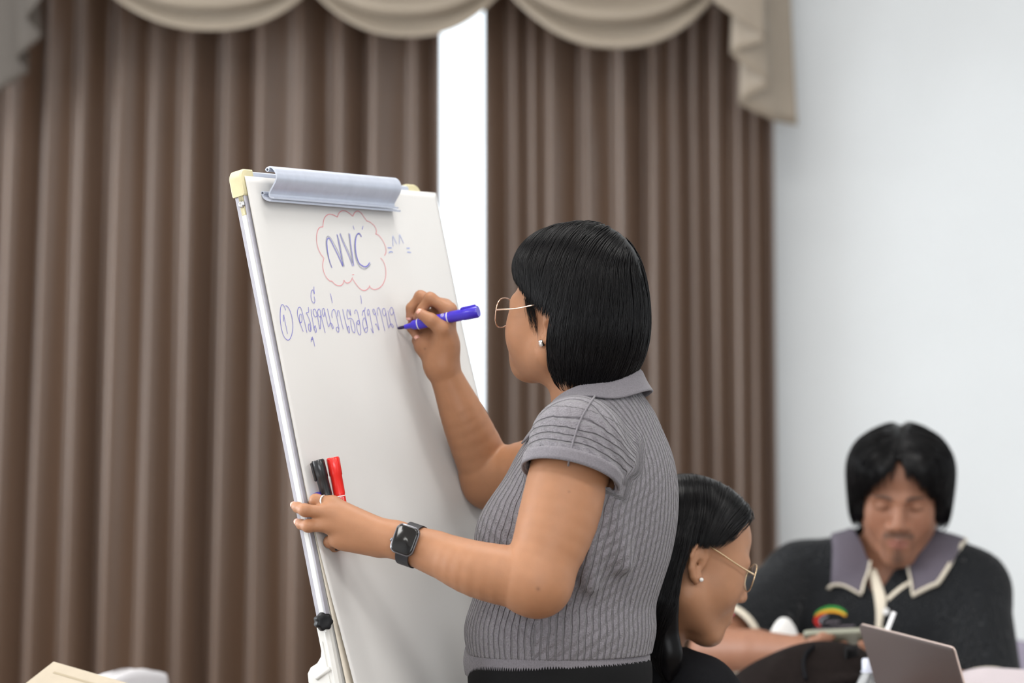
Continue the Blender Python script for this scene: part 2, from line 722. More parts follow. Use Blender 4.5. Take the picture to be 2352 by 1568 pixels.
left_r = [-560, -470, -385, -300, -215, -130, -50, 32, 112, 190, 272, 356, 436, 520, 598, 688, 780, 856, 950]
curtain('window_curtain', left_r, 1010, lambda x: -45 * (1010 - x) / 815,
        'wide brown pleated curtain hanging behind the white flip chart', 0.062, 3)
right_r = [1112, 1178, 1222, 1262, 1345, 1424, 1498, 1545, 1590, 1640, 1692, 1728]
curtain('window_curtain', right_r, 1772, lambda x: 14 * (x - 1112) / 660,
        'brown pleated curtain hanging behind the woman in grey, beside the white wall', 0.058, 5)

# ------------------------------------------------------------------ swag valance
val = empty('swag_valance', (0.0, 8.9, 2.5), 'taupe satin swag valance with cascading tails above the curtains', 'valance')
YS = 8.86
SPX = FPX / YS


def sp(px, py, y=YS):
    k = FPX / y
    return np.array(((px - 1176) / k, y, 1.34 + (915 - py) / k))


obj('valance_board', G().add(*box((sp(-300, 0)[0], 8.9, 2.44), (sp(1835, 0)[0], YB, 2.47), 0.004)), M_swag, val, smooth=False)


def swag(x0, x1, ytop, A, yb=-190, nf=4.2, ph=0.2, skew=0.0):
    def f(s, t):
        w = 1 - abs(2 * s - 1) ** 2.3
        low = ytop + A * w
        py = yb + (low - yb) * t
        px = x0 + (x1 - x0) * s + skew * w * t
        env = (w + 0.02) ** 0.6
        # U-shaped rolls that droop over one another towards the hem
        u = nf * t + ph
        saw = u - math.floor(u)
        roll = math.sin(math.pi * min(1, saw * 1.0)) ** 0.8 if saw < 0.72 else math.sin(math.pi * 0.72) ** 0.8 * (1 - (saw - 0.72) / 0.28) + 0.0
        out = 0.05 * env * (0.3 + 0.7 * t) + 0.062 * roll * env * (0.35 + 0.65 * t)
        sag = -0.012 * roll * env * SPX * 0.6
        p = sp(px, py - sag, YS)
        p[1] -= out
        return p
    return grid(f, 44, 60, thick=0.003)


for a in ((232, 722, -30, 102, -190, 4.2, 0.35, 18), (712, 1158, -24, 110, -190, 4.2, 0.3, 8), (1146, 1668, -40, 154, -190, 4.4, 0.25, 8)):
    obj('swag', G().add(*swag(*a)), M_swag, val)


def cascade(knots, y0=8.70, dy=0.030):
    """accordion folded tail: knots (px, hem py); longer layers lie behind the shorter ones"""
    ks, dep = [], []
    for i, (px, py) in enumerate(knots):
        ks.append((px, py))
        dep.append(y0 + dy * i)
    n = 10

    def f(s, t):
        u = s * (len(ks) - 1)
        i = min(int(u), len(ks) - 2)
        q = u - i
        e = q * q * (3 - 2 * q)
        px = ks[i][0] + (ks[i + 1][0] - ks[i][0]) * (0.8 * q + 0.2 * e)
        hem = ks[i][1] + (ks[i + 1][1] - ks[i][1]) * q
        y = dep[i] + (dep[i + 1] - dep[i]) * q
        bow = 0.004 * math.sin(math.pi * q) * (1 if i % 2 == 0 else -1)
        py = -200 + (hem + 200) * t
        cx = 0.75 + 0.25 * t
        mid = sum(k[0] for k in ks) / len(ks)
        return sp(mid + (px - mid) * cx, py, y - bow * t)
    return grid(f, n * (len(ks) - 1), 16, thick=0.003)


obj('cascade_tail', G().add(*cascade([(1642, 2), (1762, 92), (1680, 122), (1768, 194), (1700, 238), (1780, 278), (1832, 288)])), M_swag, val)
obj('cascade_tail', G().add(*cascade([(108, -20), (62, 40), (96, 84), (40, 132), (66, 165), (-10, 215), (-70, 240), (-120, 300)])), mat('shade_toned_satin', (0.062, 0.050, 0.040), 0.7), val)['label'] = 'left tail with shade put into its colour'  # second tail: shade painted in as a near-black tone of the satin

# ------------------------------------------------------------------ flip chart
YAW = math.radians(60)
LEAN = math.radians(13.2)
eu = np.array((math.cos(YAW), math.sin(YAW), 0))
nh = np.array((math.sin(YAW), -math.cos(YAW), 0))
en = nh * math.cos(LEAN) + np.array((0, 0, 1)) * math.sin(LEAN)
ed = nh * math.sin(LEAN) - np.array((0, 0, 1)) * math.cos(LEAN)      # down the board
B0 = P(557, 405, 5.862)                                              # top left corner of the paper


def ray_board(px, py, off=0.0):
    """board coordinates (u, v) of what photo pixel (px, py) shows on the board plane"""
    d = P(px, py, 1.0) - CAM
    t = np.dot(B0 + en * off - CAM, en) / np.dot(d, en)
    q = CAM + d * t - B0
    return np.dot(q, eu), np.dot(q, ed)


def bw(u, v, h=0.0):
    return B0 + eu * u + ed * v + en * h


def BP(px, py, off=0.0):
    u, v = ray_board(px, py, off)
    return bw(u, v, off)


UW = ray_board(958, 440)[0]           # frame width
PW = ray_board(997, 446)[0]           # paper width
VH = 1.0


def sstep(a, b, x):
    t = min(1, max(0, (x - a) / (b - a)))
    return t * t * (3 - 2 * t)


def paper_h(u, v):
    h = 0.004
    h += 0.012 * sstep(0.42, 0.9, v) * (1 + math.sin(u / PW * 7.5 - 0.9 + v * 1.2)) * 0.9
    h += 0.018 * sstep(0.75, 1.0, u / PW) * sstep(0.2, 0.7, v)
    h += 0.010 * sstep(0.12, 0.0, u / PW) * sstep(0.5, 0.9, v)
    return h


M_board = mat('board_white', (0.70, 0.70, 0.69), 0.3)
M_paper = mat('chart_paper', (0.66, 0.65, 0.635), 0.75, noise=0.012, nscale=4)
M_cream = mat('aged_cream_plastic', lin(205, 196, 158), 0.5, noise=0.08, nscale=40)
M_rail = mat('rail_grey', (0.40, 0.39, 0.435), 0.4, metal=0.1, noise=0.05, nscale=80)
M_groove = mat('rail_channel', (0.20, 0.19, 0.215), 0.5)
M_steel = mat('steel', (0.6, 0.6, 0.6), 0.2, metal=1.0)

chart = empty('flip_chart', (*bw(UW / 2, VH)[:2], 0.0), 'white flip chart easel with aluminium clip bar and one black lobed knob', 'flip chart')


def bbox_obj(name, lo, hi, m, bev=0.003, parent=chart, smooth=False):
    V, F = box(lo, hi, bev)
    return obj(name, G().add(xform(V, B0, eu, ed, en), F), m, parent, smooth=smooth)


bbox_obj('board_panel', (-0.006, 0.004, -0.014), (UW + 0.0, VH, -0.001), M_board)
# left rail: its side face shows a light flange and a darker recessed channel
RL = -0.006
bbox_obj('side_rail', (RL, 0.03, -0.0175), (0.004, VH, -0.0105), M_rail, 0.001)
bbox_obj('rail_channel', (RL + 0.0035, 0.03, -0.0107), (0.004, VH, -0.0012), M_groove, 0.0008)
bbox_obj('rail_lip', (RL, 0.03, -0.0024), (0.004, VH, 0.0004), M_rail, 0.0006)
bbox_obj('side_rail', (UW - 0.004, 0.03, -0.0175), (UW + 0.006, VH, 0.001), M_rail, 0.002)
bbox_obj('top_rail', (0.02, -0.009, -0.0175), (UW - 0.02, 0.006, 0.0015), M_alu, 0.002)
bbox_obj('bottom_rail', (0.0, VH - 0.004, -0.0175), (UW, VH + 0.010, 0.001), M_alu, 0.002)


def corner(u0, sgn):
    """rounded cream corner cap that sleeves both rails"""
    R_ = 0.016
    out = [(-0.003, 0.030)] + [(R_ * (1 - math.cos(a)) - 0.003, R_ * (1 - math.sin(a)) - 0.012) for a in np.linspace(0, math.pi / 2, 9)] + [(0.036, -0.012), (0.036, 0.006), (0.012, 0.012), (0.010, 0.030)]
    n = len(out)
    V = []
    cx, cy = 0.012, 0.006
    for h, ins in ((-0.0205, 0.12), (-0.0185, 0.0), (0.0, 0.0), (0.0022, 0.12)):
        for (x, y) in out:
            V.append(bw(u0 + sgn * (x + (cx - x) * ins), y + (cy - y) * ins, h))
    F = [tuple(range(n)), tuple(3 * n + i for i in range(n))]
    for l in range(3):
        for i in range(n):
            F.append((l * n + i, l * n + (i + 1) % n, (l + 1) * n + (i + 1) % n, (l + 1) * n + i))
    return G().add(V, F)


cc = obj('corner_cap', corner(RL, 1), M_cream, chart, sharp=40)
cc['label'] = 'cream plastic corner cap with a screw'
V, F = box((RL - 0.0012, 0.026, -0.0108), (RL + 0.006, 0.060, -0.0022), 0.0012)
obj('cap_tongue', G().add(xform(V, B0, eu, ed, en), F), M_cream, cc)
obj('screw', G().add(*lathe([(0.0056, 0.0), (0.0054, 0.0014), (0.0042, 0.003), (0.0018, 0.0036), (0.0013, 0.0024)], bw(RL - 0.001, 0.043, -0.0065), -eu, 20)), M_steel, cc)
obj('corner_cap', corner(UW + 0.006, -1), M_cream, chart, sharp=40)

# clip bar: curved aluminium extrusion, swept along the top edge
u0c, _ = ray_board(632, 425, 0.03)
u1c, _ = ray_board(917, 445, 0.03)
prof = [(-0.030, 0.018), (-0.0335, 0.021), (-0.0345, 0.0265), (-0.032, 0.030), (-0.027, 0.033), (-0.019, 0.0352), (-0.010, 0.0352), (-0.002, 0.0325),
        (0.006, 0.0275), (0.014, 0.0215), (0.020, 0.0175), (0.026, 0.016), (0.031, 0.0185), (0.034, 0.0235)]
prof = catmull([((v + 0.0345) * 0.70 - 0.010, h) for v, h in prof], 4)


def sweep_profile(prof, ua, ub, th=0.0022):
    prof = np.asarray(prof)
    tg = np.gradient(prof, axis=0)
    tg /= np.linalg.norm(tg, axis=1, keepdims=True)
    nr = np.stack([tg[:, 1], -tg[:, 0]], -1)
    ring = np.concatenate([prof + nr * th / 2, (prof - nr * th / 2)[::-1]])
    n = len(ring)
    V = [bw(u, r[0], r[1]) for u in (ua, ub) for r in ring]
    F = [(i, (i + 1) % n, n + (i + 1) % n, n + i) for i in range(n)]
    F += [tuple(range(n)), tuple(n + i for i in range(n))[::-1]]
    return V, F


clip = obj('clip_bar', G().add(*sweep_profile(prof, u0c, u1c, 0.0026)), M_alu, chart, sharp=50)
clip['label'] = 'curved aluminium clip bar holding the paper'
jaw = [(0.028, 0.0065), (0.032, 0.007), (0.036, 0.010), (0.0395, 0.0145), (0.0415, 0.019)]
obj('clip_jaw', G().add(*sweep_profile(catmull(jaw, 3), u0c - 0.004, u1c + 0.012, 0.003)), M_alu, clip, sharp=50)
# hollow screw channels that show at the bar's end
for v, h in ((-0.0065, 0.0235), (0.0265, 0.0065)):
    ring = [bw(u0c - 0.003, v + 0.0034 * math.cos(a), h + 0.0034 * math.sin(a)) for a in np.linspace(0, 2 * math.pi, 15)[:-1]]
    ring2 = [p + eu * (u1c - u0c) for p in ring]
    ri = [bw(u0c - 0.003, v + 0.0020 * math.cos(a), h + 0.0020 * math.sin(a)) for a in np.linspace(0, 2 * math.pi, 15)[:-1]]
    ri2 = [p + eu * 0.03 for p in ri]
    n = 14
    F = []
    for i in range(n):
        j = (i + 1) % n
        F += [(i, j, n + j, n + i), (2 * n + i, 3 * n + i, 3 * n + j, 2 * n + j), (i, 2 * n + i, 2 * n + j, j)]
    F.append(tuple(3 * n + i for i in range(n)))
    obj('screw_channel', G().add(ring + ring2 + ri + ri2, F), M_alu, clip, sharp=50)

# knob and pen tray bracket on the left rail
kp = bw(RL, ray_board(741, 1427)[1], 0.004)
kp = P(741, 1427, np.dot(kp - CAM, _F) - 0.012)
kdir = unit(nh * 0.6 + np.array((0, -1.0, 0.1)) * 0.55 - eu * 0.25)
kx, ky, ka = frame_from(kdir)
V, F = [], []
ns = 56
for i, (h, sc) in enumerate(((-0.012, 0.55), (-0.006, 0.9), (0.0, 1.0), (0.007, 1.0), (0.011, 0.93), (0.0125, 0.75), (0.0115, 0.4))):
    for k in range(ns):
        a = 2 * math.pi * k / ns
        r = (0.0133 + 0.0011 * math.cos(7 * a)) * sc
        V.append(kp + kx * r * math.cos(a) + ky * r * math.sin(a) + ka * h)
for i in range(6):
    for k in range(ns):
        F.append((i * ns + k, i * ns + (k + 1) % ns, (i + 1) * ns + (k + 1) % ns, (i + 1) * ns + k))
F += [tuple(range(ns))[::-1], tuple(6 * ns + k for k in range(ns))]
kn = obj('clamp_knob', G().add(V, F), M_black, chart)
kn['label'] = 'black lobed clamp knob'
va, vb = ray_board(745, 1432)[1], VH + 0.03
bbox_obj('tray_bracket', (RL - 0.005, va, -0.0190), (0.004, vb, 0.0015), M_white, 0.003)
bbox_obj('bracket_ridge', (RL - 0.007, va + 0.012, -0.006), (0.0, vb, -0.0015), M_white, 0.0015)
vt = ray_board(722, 1525)[1]
# tray wing reaching out to the left of the rail with a rounded corner
wing = [(0.0, -0.034), (-0.010, -0.012), (-0.022, -0.004), (-0.040, 0.0), (-0.050, 0.008), (-0.052, 0.02), (-0.049, 0.045), (-0.049, 0.12), (0.0, 0.12)]
V = [bw(RL - h_, vt + b, -0.012 + a * 0.72) for h_ in (-0.002, 0.006) for a, b in wing]
n = len(wing)
F = [tuple(range(n))[::-1], tuple(n + i for i in range(n))] + [(i, (i + 1) % n, n + (i + 1) % n, n + i) for i in range(n)]
tw = obj('pen_tray', G().add(V, F), M_white, chart, smooth=False)
obj('tray_rib', G().add(*tube([bw(RL - 0.0065, vt + 0.018, -0.034), bw(RL - 0.0065, vt + 0.008, -0.008)], 0.0036, 8)), M_white, tw)
# legs to the floor
lt = bw(UW * 0.5, 0.25, -0.03)
for a, b in ((bw(0.02, VH - 0.1, -0.025), (-0.05, -0.10)), (bw(UW - 0.02, VH - 0.1, -0.025), (0.05, 0.05)), (lt, (-0.30, 0.42))):
    base = np.array(bw(UW * 0.5, VH)[:2]) + (np.array(b) if abs(b[0]) > 0.3 else (np.array(a[:2]) - np.array(bw(UW * 0.5, VH)[:2])) + np.array(nh[:2]) * 0.06)
    end = np.array((base[0], base[1], 0.01))
    lg = obj('leg', G().add(*tube([a, a + (end - a) * 0.5, end], 0.011, 10)), M_alu, chart)
    obj('rubber_foot', G().add(*lathe([(0.015, 0), (0.016, 0.02), (0.012, 0.035)], (end[0], end[1], 0.0), (0, 0, 1), 14)), M_black, lg)

# ------------------------------------------------------------------ paper with writing
paper = empty('flip_chart_paper', bw(PW / 2, 0.5, 0.004), 'large white paper sheet with blue handwriting and a red cloud, clipped on the easel', 'paper')
PVH = 0.985
V, F = grid(lambda s, t: bw(PW * s, PVH * t, paper_h(PW * s, PVH * t)), 60, 100, thick=0.0004)
obj('top_sheet', G().add(V, F), M_paper, paper)
us = 0.014
M_under = mat('under_sheet', lin(232, 222, 206), 0.8)
V, F = grid(lambda s, t: bw(0.004 + (PW - 0.002) * s, PVH * t, 0.0005 + 0.3 * (paper_h(PW * s, PVH * t) - 0.004) - 0.0), 40, 60, thick=0.0004)
obj('under_sheet', G().add(V, F), M_under, paper)

M_bluei = mat('blue_ink', lin(104, 102, 200), 0.6)
M_bluel = mat('light_blue_ink', lin(120, 142, 214), 0.6)
M_dark = mat('dark_ink', lin(132, 138, 156), 0.6)
M_redi = mat('red_ink', lin(226, 124, 134), 0.6)


def stroke(g, pts, w=0.0011, ns=5, closed=False):
    w *= 0.68
    pts = catmull(pts, ns, closed) if len(pts) > 2 else np.array(pts, float)
    uv = np.array([ray_board(x, y, 0.004) for x, y in pts])
    t = np.gradient(uv, axis=0)
    t /= np.linalg.norm(t, axis=1, keepdims=True) + 1e-12
    nn = np.stack([-t[:, 1], t[:, 0]], -1)
    V, F = [], []
    for i, (u, v) in enumerate(uv):
        for sg in (-1, 1):
            a, b = u + sg * w * 0.5 * nn[i, 0] * 1.25, v + sg * w * 0.5 * nn[i, 1]
            V.append(bw(a, b, paper_h(a, b) + 0.0009))
    m = len(uv)
    for i in range(m - 1):
        F.append((2 * i, 2 * i + 1, 2 * i + 3, 2 * i + 2))
    g.add(V, F)


def z2(L):
    return [(700 + x / 7.127, 460 + y / 7.127) for x, y in L]


def z1(L):
    return [(640 + x / 7.84, 640 + y / 7.84) for x, y in L]


# red cloud
g = G()
cloud = [
    [(290, 437), (298, 360), (318, 290), (360, 242), (410, 228), (470, 243), (530, 275)],
    [(530, 275), (552, 215), (590, 178), (635, 170), (690, 190), (740, 225), (782, 262)],
    [(782, 262), (805, 212), (840, 180), (875, 180), (920, 212), (965, 275), (1005, 335)],
    [(1000, 335), (1060, 355), (1120, 405), (1155, 455), (1168, 500), (1155, 555)],
    [(1150, 552), (1200, 570), (1255, 635), (1300, 715), (1325, 800), (1320, 865), (1298, 905)],
    [(1235, 940), (1280, 1000), (1312, 1085), (1322, 1190), (1310, 1285), (1275, 1370), (1220, 1430), (1150, 1458), (1095, 1448), (1058, 1412), (1055, 1388)],
    [(1058, 1412), (1025, 1450), (975, 1475), (920, 1462), (860, 1405), (805, 1330), (778, 1285)],
    [(776, 1262), (750, 1320), (705, 1352), (665, 1345), (632, 1305)],
    [(634, 1305), (630, 1345), (600, 1385), (550, 1398), (490, 1375), (440, 1325), (405, 1322)],
    [(405, 1322), (350, 1265), (308, 1180), (288, 1080), (295, 1000), (310, 948)],
    [(310, 948), (250, 870), (205, 760), (188, 640), (195, 540), (220, 465), (255, 438), (290, 437)],
    [(770, 1217), (802, 1217)],
]
for s in cloud:
    stroke(g, z2(s), 0.0013)
obj('cloud_outline', g, M_redi, paper)['label'] = 'red cloud outline drawn around the heading'
# heading NVC, doubled lines
g, g2 = G(), G()
n1 = [(440, 1105), (405, 1010), (375, 880), (358, 740), (358, 660), (378, 618), (410, 640), (470, 760), (540, 900), (618, 1080)]
n2 = [(436, 1090), (395, 980), (362, 850), (344, 720), (350, 625), (375, 586), (420, 620), (480, 720), (560, 880), (632, 1065)]
stroke(g, z2(n1), 0.0020)
stroke(g2, z2(n2), 0.0012)
stroke(g, z2([(618, 1080), (585, 880), (550, 700), (522, 555)]), 0.0016)
stroke(g2, z2([(640, 1085), (600, 870), (565, 690), (530, 570)]), 0.0013)
stroke(g, z2([(568, 548), (620, 690), (700, 870), (778, 1078)]), 0.0014)
stroke(g2, z2([(574, 535), (640, 690), (715, 850), (778, 1030)]), 0.0013)
stroke(g, z2([(798, 1075), (770, 870), (745, 700), (730, 545)]), 0.0016)
stroke(g2, z2([(778, 1030), (750, 850), (728, 680), (710, 540)]), 0.0013)
stroke(g, z2([(922, 598), (900, 556), (872, 545), (845, 572), (828, 640), (822, 740), (832, 860), (855, 960), (890, 1035), (935, 1070), (980, 1088), (1020, 1072), (1058, 1018)]), 0.0024)
stroke(g2, z2([(918, 590), (890, 540), (860, 545), (830, 590), (812, 680), (808, 790), (822, 910), (850, 1010), (895, 1085), (950, 1120), (1000, 1115), (1045, 1080), (1075, 1040)]), 0.0013)
obj('heading_letters', g, M_bluei, paper)['label'] = 'blue heading letters NVC'
obj('heading_shade', g2, M_dark, paper)
for s in ([(785, 418), (806, 480)], [(948, 424), (933, 478)]):
    g = G()
    stroke(g, z2(s), 0.0013)
    obj('accent_mark', g, M_bluei, paper)
g = G()
for s in ([(1440, 752), (1436, 670), (1434, 580), (1462, 640), (1502, 712)], [(1543, 716), (1545, 640), (1545, 558), (1575, 620), (1614, 706)]):
    stroke(g, z2(s), 0.0012, 2)
for s in ([(1350, 776), (1415, 778)], [(1370, 860), (1400, 840), (1436, 850)], [(1660, 782), (1712, 786)], [(1668, 846), (1732, 854)]):
    stroke(g, z2(s), 0.0018)
obj('smile_doodle', g, M_bluel, paper)['label'] = 'light blue smiling doodle beside the cloud'
# circled one
g = G()
stroke(g, z1([(122, 568), (95, 500), (58, 465), (32, 510), (22, 620), (25, 760), (48, 910), (90, 1040), (155, 1105), (205, 1070), (240, 960), (250, 830), (232, 690), (195, 570), (150, 500), (118, 488)]), 0.0013)
stroke(g, z1([(84, 770), (82, 700), (86, 650), (110, 780), (155, 992)]), 0.0011, 3)
obj('circled_number', g, M_bluei, paper)['label'] = 'blue circled number one'
# line of Thai handwriting
g = G()
thai = [
    [(438, 955), (405, 870), (370, 770), (340, 680), (332, 600), (345, 535), (372, 513), (402, 545), (430, 650), (465, 790), (505, 972)],
    [(385, 800), (370, 745), (368, 670), (385, 635), (405, 655), (416, 720), (405, 780), (385, 795)],
    [(526, 512), (535, 560), (528, 605), (490, 615), (510, 650), (545, 730), (570, 820), (578, 900), (566, 950), (540, 925), (528, 860), (540, 812), (560, 850), (575, 940)],
    [(574, 550), (600, 720), (630, 880), (660, 968), (672, 930), (655, 850), (640, 860), (632, 910)],
    [(690, 660), (655, 690), (625, 640), (615, 580), (632, 548), (660, 570), (690, 660), (715, 800), (738, 905), (748, 840), (752, 720), (745, 670)],
    [(765, 650), (735, 688), (705, 650), (695, 590), (715, 546), (742, 570), (755, 640), (775, 740), (833, 972)],
    [(822, 600), (808, 680), (788, 640), (780, 570), (798, 532), (818, 560), (845, 680), (892, 860), (920, 800), (950, 815), (978, 870), (970, 900), (945, 850), (910, 700), (872, 540)],
    [(962, 705), (950, 650), (958, 585), (982, 555), (1010, 580), (1040, 690), (1065, 810), (1080, 900), (1072, 960), (1048, 950), (1030, 900), (1050, 868), (1080, 900)],
    [(1062, 675), (1052, 620), (1062, 572), (1085, 600), (1115, 740), (1158, 908)],
    [(1146, 548), (1180, 700), (1220, 860), (1262, 978), (1272, 930), (1255, 858), (1236, 880), (1240, 930)],
    [(1296, 668), (1285, 600), (1276, 552), (1290, 650), (1258, 590), (1236, 556), (1224, 620), (1232, 690), (1245, 725), (1285, 712), (1330, 745), (1365, 850), (1370, 940), (1352, 972), (1320, 930), (1300, 840), (1290, 745)],
    [(1368, 635), (1368, 580), (1388, 562), (1412, 600), (1445, 740), (1470, 900), (1472, 980), (1455, 1014), (1425, 975), (1402, 890), (1400, 800), (1425, 750), (1448, 780), (1430, 828), (1395, 780)],
    [(1496, 668), (1510, 590), (1530, 565), (1535, 590), (1553, 515)],
    [(1535, 590), (1560, 700), (1598, 890), (1560, 740), (1535, 705), (1512, 750), (1510, 830), (1530, 910), (1560, 965), (1585, 955), (1592, 905), (1570, 882), (1545, 910), (1545, 950)],
    [(1620, 620), (1605, 665), (1592, 610), (1600, 560), (1622, 570), (1650, 720), (1698, 968), (1675, 935), (1652, 890)],
    [(1735, 612), (1718, 650), (1698, 610), (1690, 560), (1708, 550), (1735, 612), (1770, 760), (1803, 922), (1775, 870), (1750, 815), (1730, 825)],
    [(1782, 665), (1768, 600), (1775, 540), (1795, 522), (1820, 570), (1860, 740), (1908, 940)],
    [(1925, 620), (1905, 670), (1875, 640), (1860, 580), (1878, 535), (1905, 550), (1925, 620), (1950, 760), (1976, 885), (1998, 825), (2030, 818), (2058, 850), (2050, 880), (2020, 840), (1990, 720), (1962, 575)],
    [(2062, 600), (2035, 650), (2005, 620), (1995, 565), (2020, 518), (2050, 545), (2075, 640), (2105, 770), (2138, 885)],
    [(628, 142), (630, 200), (638, 275), (618, 215), (598, 205), (578, 250), (575, 320), (590, 395), (625, 440), (645, 415), (642, 360), (630, 318)],
    [(922, 266), (945, 350), (960, 440)],
    [(1466, 302), (1480, 370), (1486, 450)],
    [(578, 1140), (580, 1100), (600, 1048), (605, 1085), (590, 1100), (612, 1075), (625, 1130), (645, 1220)],
]
for s in thai:
    stroke(g, z1(s), 0.0012, 4)
tl = obj('handwritten_line', g, M_bluei, paper)
tl['label'] = 'line of blue Thai handwriting'

# ------------------------------------------------------------------ people: shared pieces
M_hair = mat('black_hair', (0.0050, 0.0047, 0.0052), 0.30, spec=0.16)
M_skin = mat('skin', (0.5, 0.3, 0.2), 0.48, attr='tint', noise=0.035, nscale=60, bump=0.08, bscale=700, sss=0.12, spec=0.42)
M_eye = mat('eyeball', (0.8, 0.8, 0.8), 0.1, attr='tint', coat=0.5)
M_gold = mat('rose_gold', (0.86, 0.60, 0.45), 0.22, metal=1.0)
M_lens = mat('lens', (0.97, 0.96, 0.96), 0.01, trans=1.0, ior=1.015)
M_trouser = mat('black_trousers', (0.0065, 0.0065, 0.007), 0.8, noise=0.1, nscale=300, spec=0.15)


def head(M, H, wide=1.0, jaw=1.0, cheek=0.0, lids=0.5, nose=1.0, low=1.0, mouth=1.0):
    """skull, jaw, cheeks, brow, nose, lips, lids and ears in head coordinates"""
    R = H.R
    s = H.s

    def zf(c):
        return (c[0], c[1], c[2] if c[2] > -0.03 else -0.03 + (c[2] + 0.03) * low)

    def E(c, r, k=0.02, op='u', Rl=None, cut=None):
        M.ell(H(*zf(c)), np.array(r) * s, R if Rl is None else R @ Rl, k * s, op, cut)

    def C(a, b, r1, r2, k=0.01, op='u'):
        M.cone(H(*zf(a)), H(*zf(b)), r1 * s, r2 * s, k * s, op)
    w = wide
    E((0, -0.012, 0.045), (0.073 * w, 0.092, 0.078))
    E((0, 0.034, 0.046), (0.060 * w, 0.052, 0.050), 0.03)
    E((0, 0.028, -0.022), (0.061 * w, 0.060, 0.072), 0.03)
    for sx in (-1, 1):
        C((sx * 0.050 * w * jaw, -0.002, -0.052), (sx * 0.016, 0.064, -0.096), 0.021, 0.017, 0.03)
        E((sx * 0.038 * w, 0.056, -0.030), (0.026 + cheek, 0.026 + cheek, 0.030), 0.025)
        E((sx * 0.050 * w, 0.050, 0.000), (0.013 + cheek, 0.024 + cheek, 0.032), 0.025)
        C((sx * 0.046, 0.074, 0.022), (sx * 0.012, 0.088, 0.020), 0.008, 0.0085, 0.014)
    E((0, 0.071, -0.102), (0.021, 0.018, 0.015), 0.02)
    E((0, 0.0765, -0.062), (0.030, 0.019, 0.026), 0.02)
    for sx in (-1, 1):
        E((sx * 0.031, 0.093, 0.004), (0.0165, 0.013, 0.0115), 0.012, 's')
    for sx in (-1, 1):                          # lids
        eye = H(sx * 0.0315, 0.0735, 0.004)
        tl = math.radians(-62 * lids + 18)      # plane that bounds the upper lid
        n = R @ np.array((0, -math.cos(tl) * 0.0 - math.sin(-tl) , -math.cos(tl)))
        M.ell(eye, np.ones(3) * 0.0138 * s, R, 0.002 * s, 'u', (eye + R @ np.array((0, 0.0, 0.0028 - 0.007 * lids)) * s, R @ np.array((0, -0.25, -1.0))))
        M.ell(eye, np.ones(3) * 0.0134 * s, R, 0.002 * s, 'u', (eye + R @ np.array((0, 0.0, -0.0062)) * s, R @ np.array((0, 0.1, 1.0))))
    C((0, 0.086, 0.014), (0, 0.1035, -0.026), 0.0075 * nose, 0.0105 * nose, 0.010)
    E((0, 0.105, -0.031), (0.0105 * nose, 0.009, 0.0085), 0.006)
    for sx in (-1, 1):
        E((sx * 0.0125 * nose, 0.094, -0.034), (0.0085, 0.0105, 0.0075), 0.006)
        E((sx * 0.0065, 0.1005, -0.0405), (0.0036, 0.005, 0.003), 0.003, 's')
    # lips
    C((0, 0.0975, -0.0605), (-0.022, 0.080, -0.0645), 0.0052 * mouth, 0.003, 0.005)
    C((0, 0.0975, -0.0605), (0.022, 0.080, -0.0645), 0.0052 * mouth, 0.003, 0.005)
    C((-0.012, 0.0910, -0.0712), (0.012, 0.0910, -0.0712), 0.0062 * mouth, 0.0062 * mouth, 0.006)
    C((-0.023, 0.0835, -0.0655), (0.0, 0.1025, -0.0655), 0.0014, 0.0014, 0.003, 's')
    C((0.023, 0.0835, -0.0655), (0.0, 0.1025, -0.0655), 0.0014, 0.0014, 0.003, 's')
    # ears
    path = [(0.008, 0.000), (0.010, 0.014), (0.004, 0.027), (-0.008, 0.031), (-0.019, 0.024), (-0.021, 0.008), (-0.015, -0.010), (-0.006, -0.022), (0.003, -0.027), (0.006, -0.018)]
    inner = [(0.002, 0.010), (-0.006, 0.020), (-0.012, 0.010), (-0.009, -0.006), (-0.001, -0.014)]

    def ex(a, b, off=0.0, sx=1):
        return (sx * (0.0705 * w - 0.45 * a + 0.0012 + off), -0.010 + a, b - 0.002)
    for sx in (-1, 1):
        E((sx * (0.0735 * w), -0.014, 0.001), (0.0050, 0.017, 0.026), 0.004, Rl=np.array(((1, 0.45 * sx * -1, 0), (0.45 * sx, 1, 0), (0, 0, 1.0))) / math.sqrt(1.2))
        for i in range(len(path) - 1):
            C(ex(*path[i], 0.003, sx), ex(*path[i + 1], 0.003, sx), 0.0036 if i < 6 else 0.0052, 0.0036 if i < 6 else 0.0055, 0.003)
        for i in range(len(inner) - 1):
            C(ex(*inner[i], 0.002, sx), ex(*inner[i + 1], 0.002, sx), 0.0026, 0.0026, 0.002)
        E(ex(-0.001, -0.002, 0.004, sx), (0.006, 0.006, 0.009), 0.003, 's')


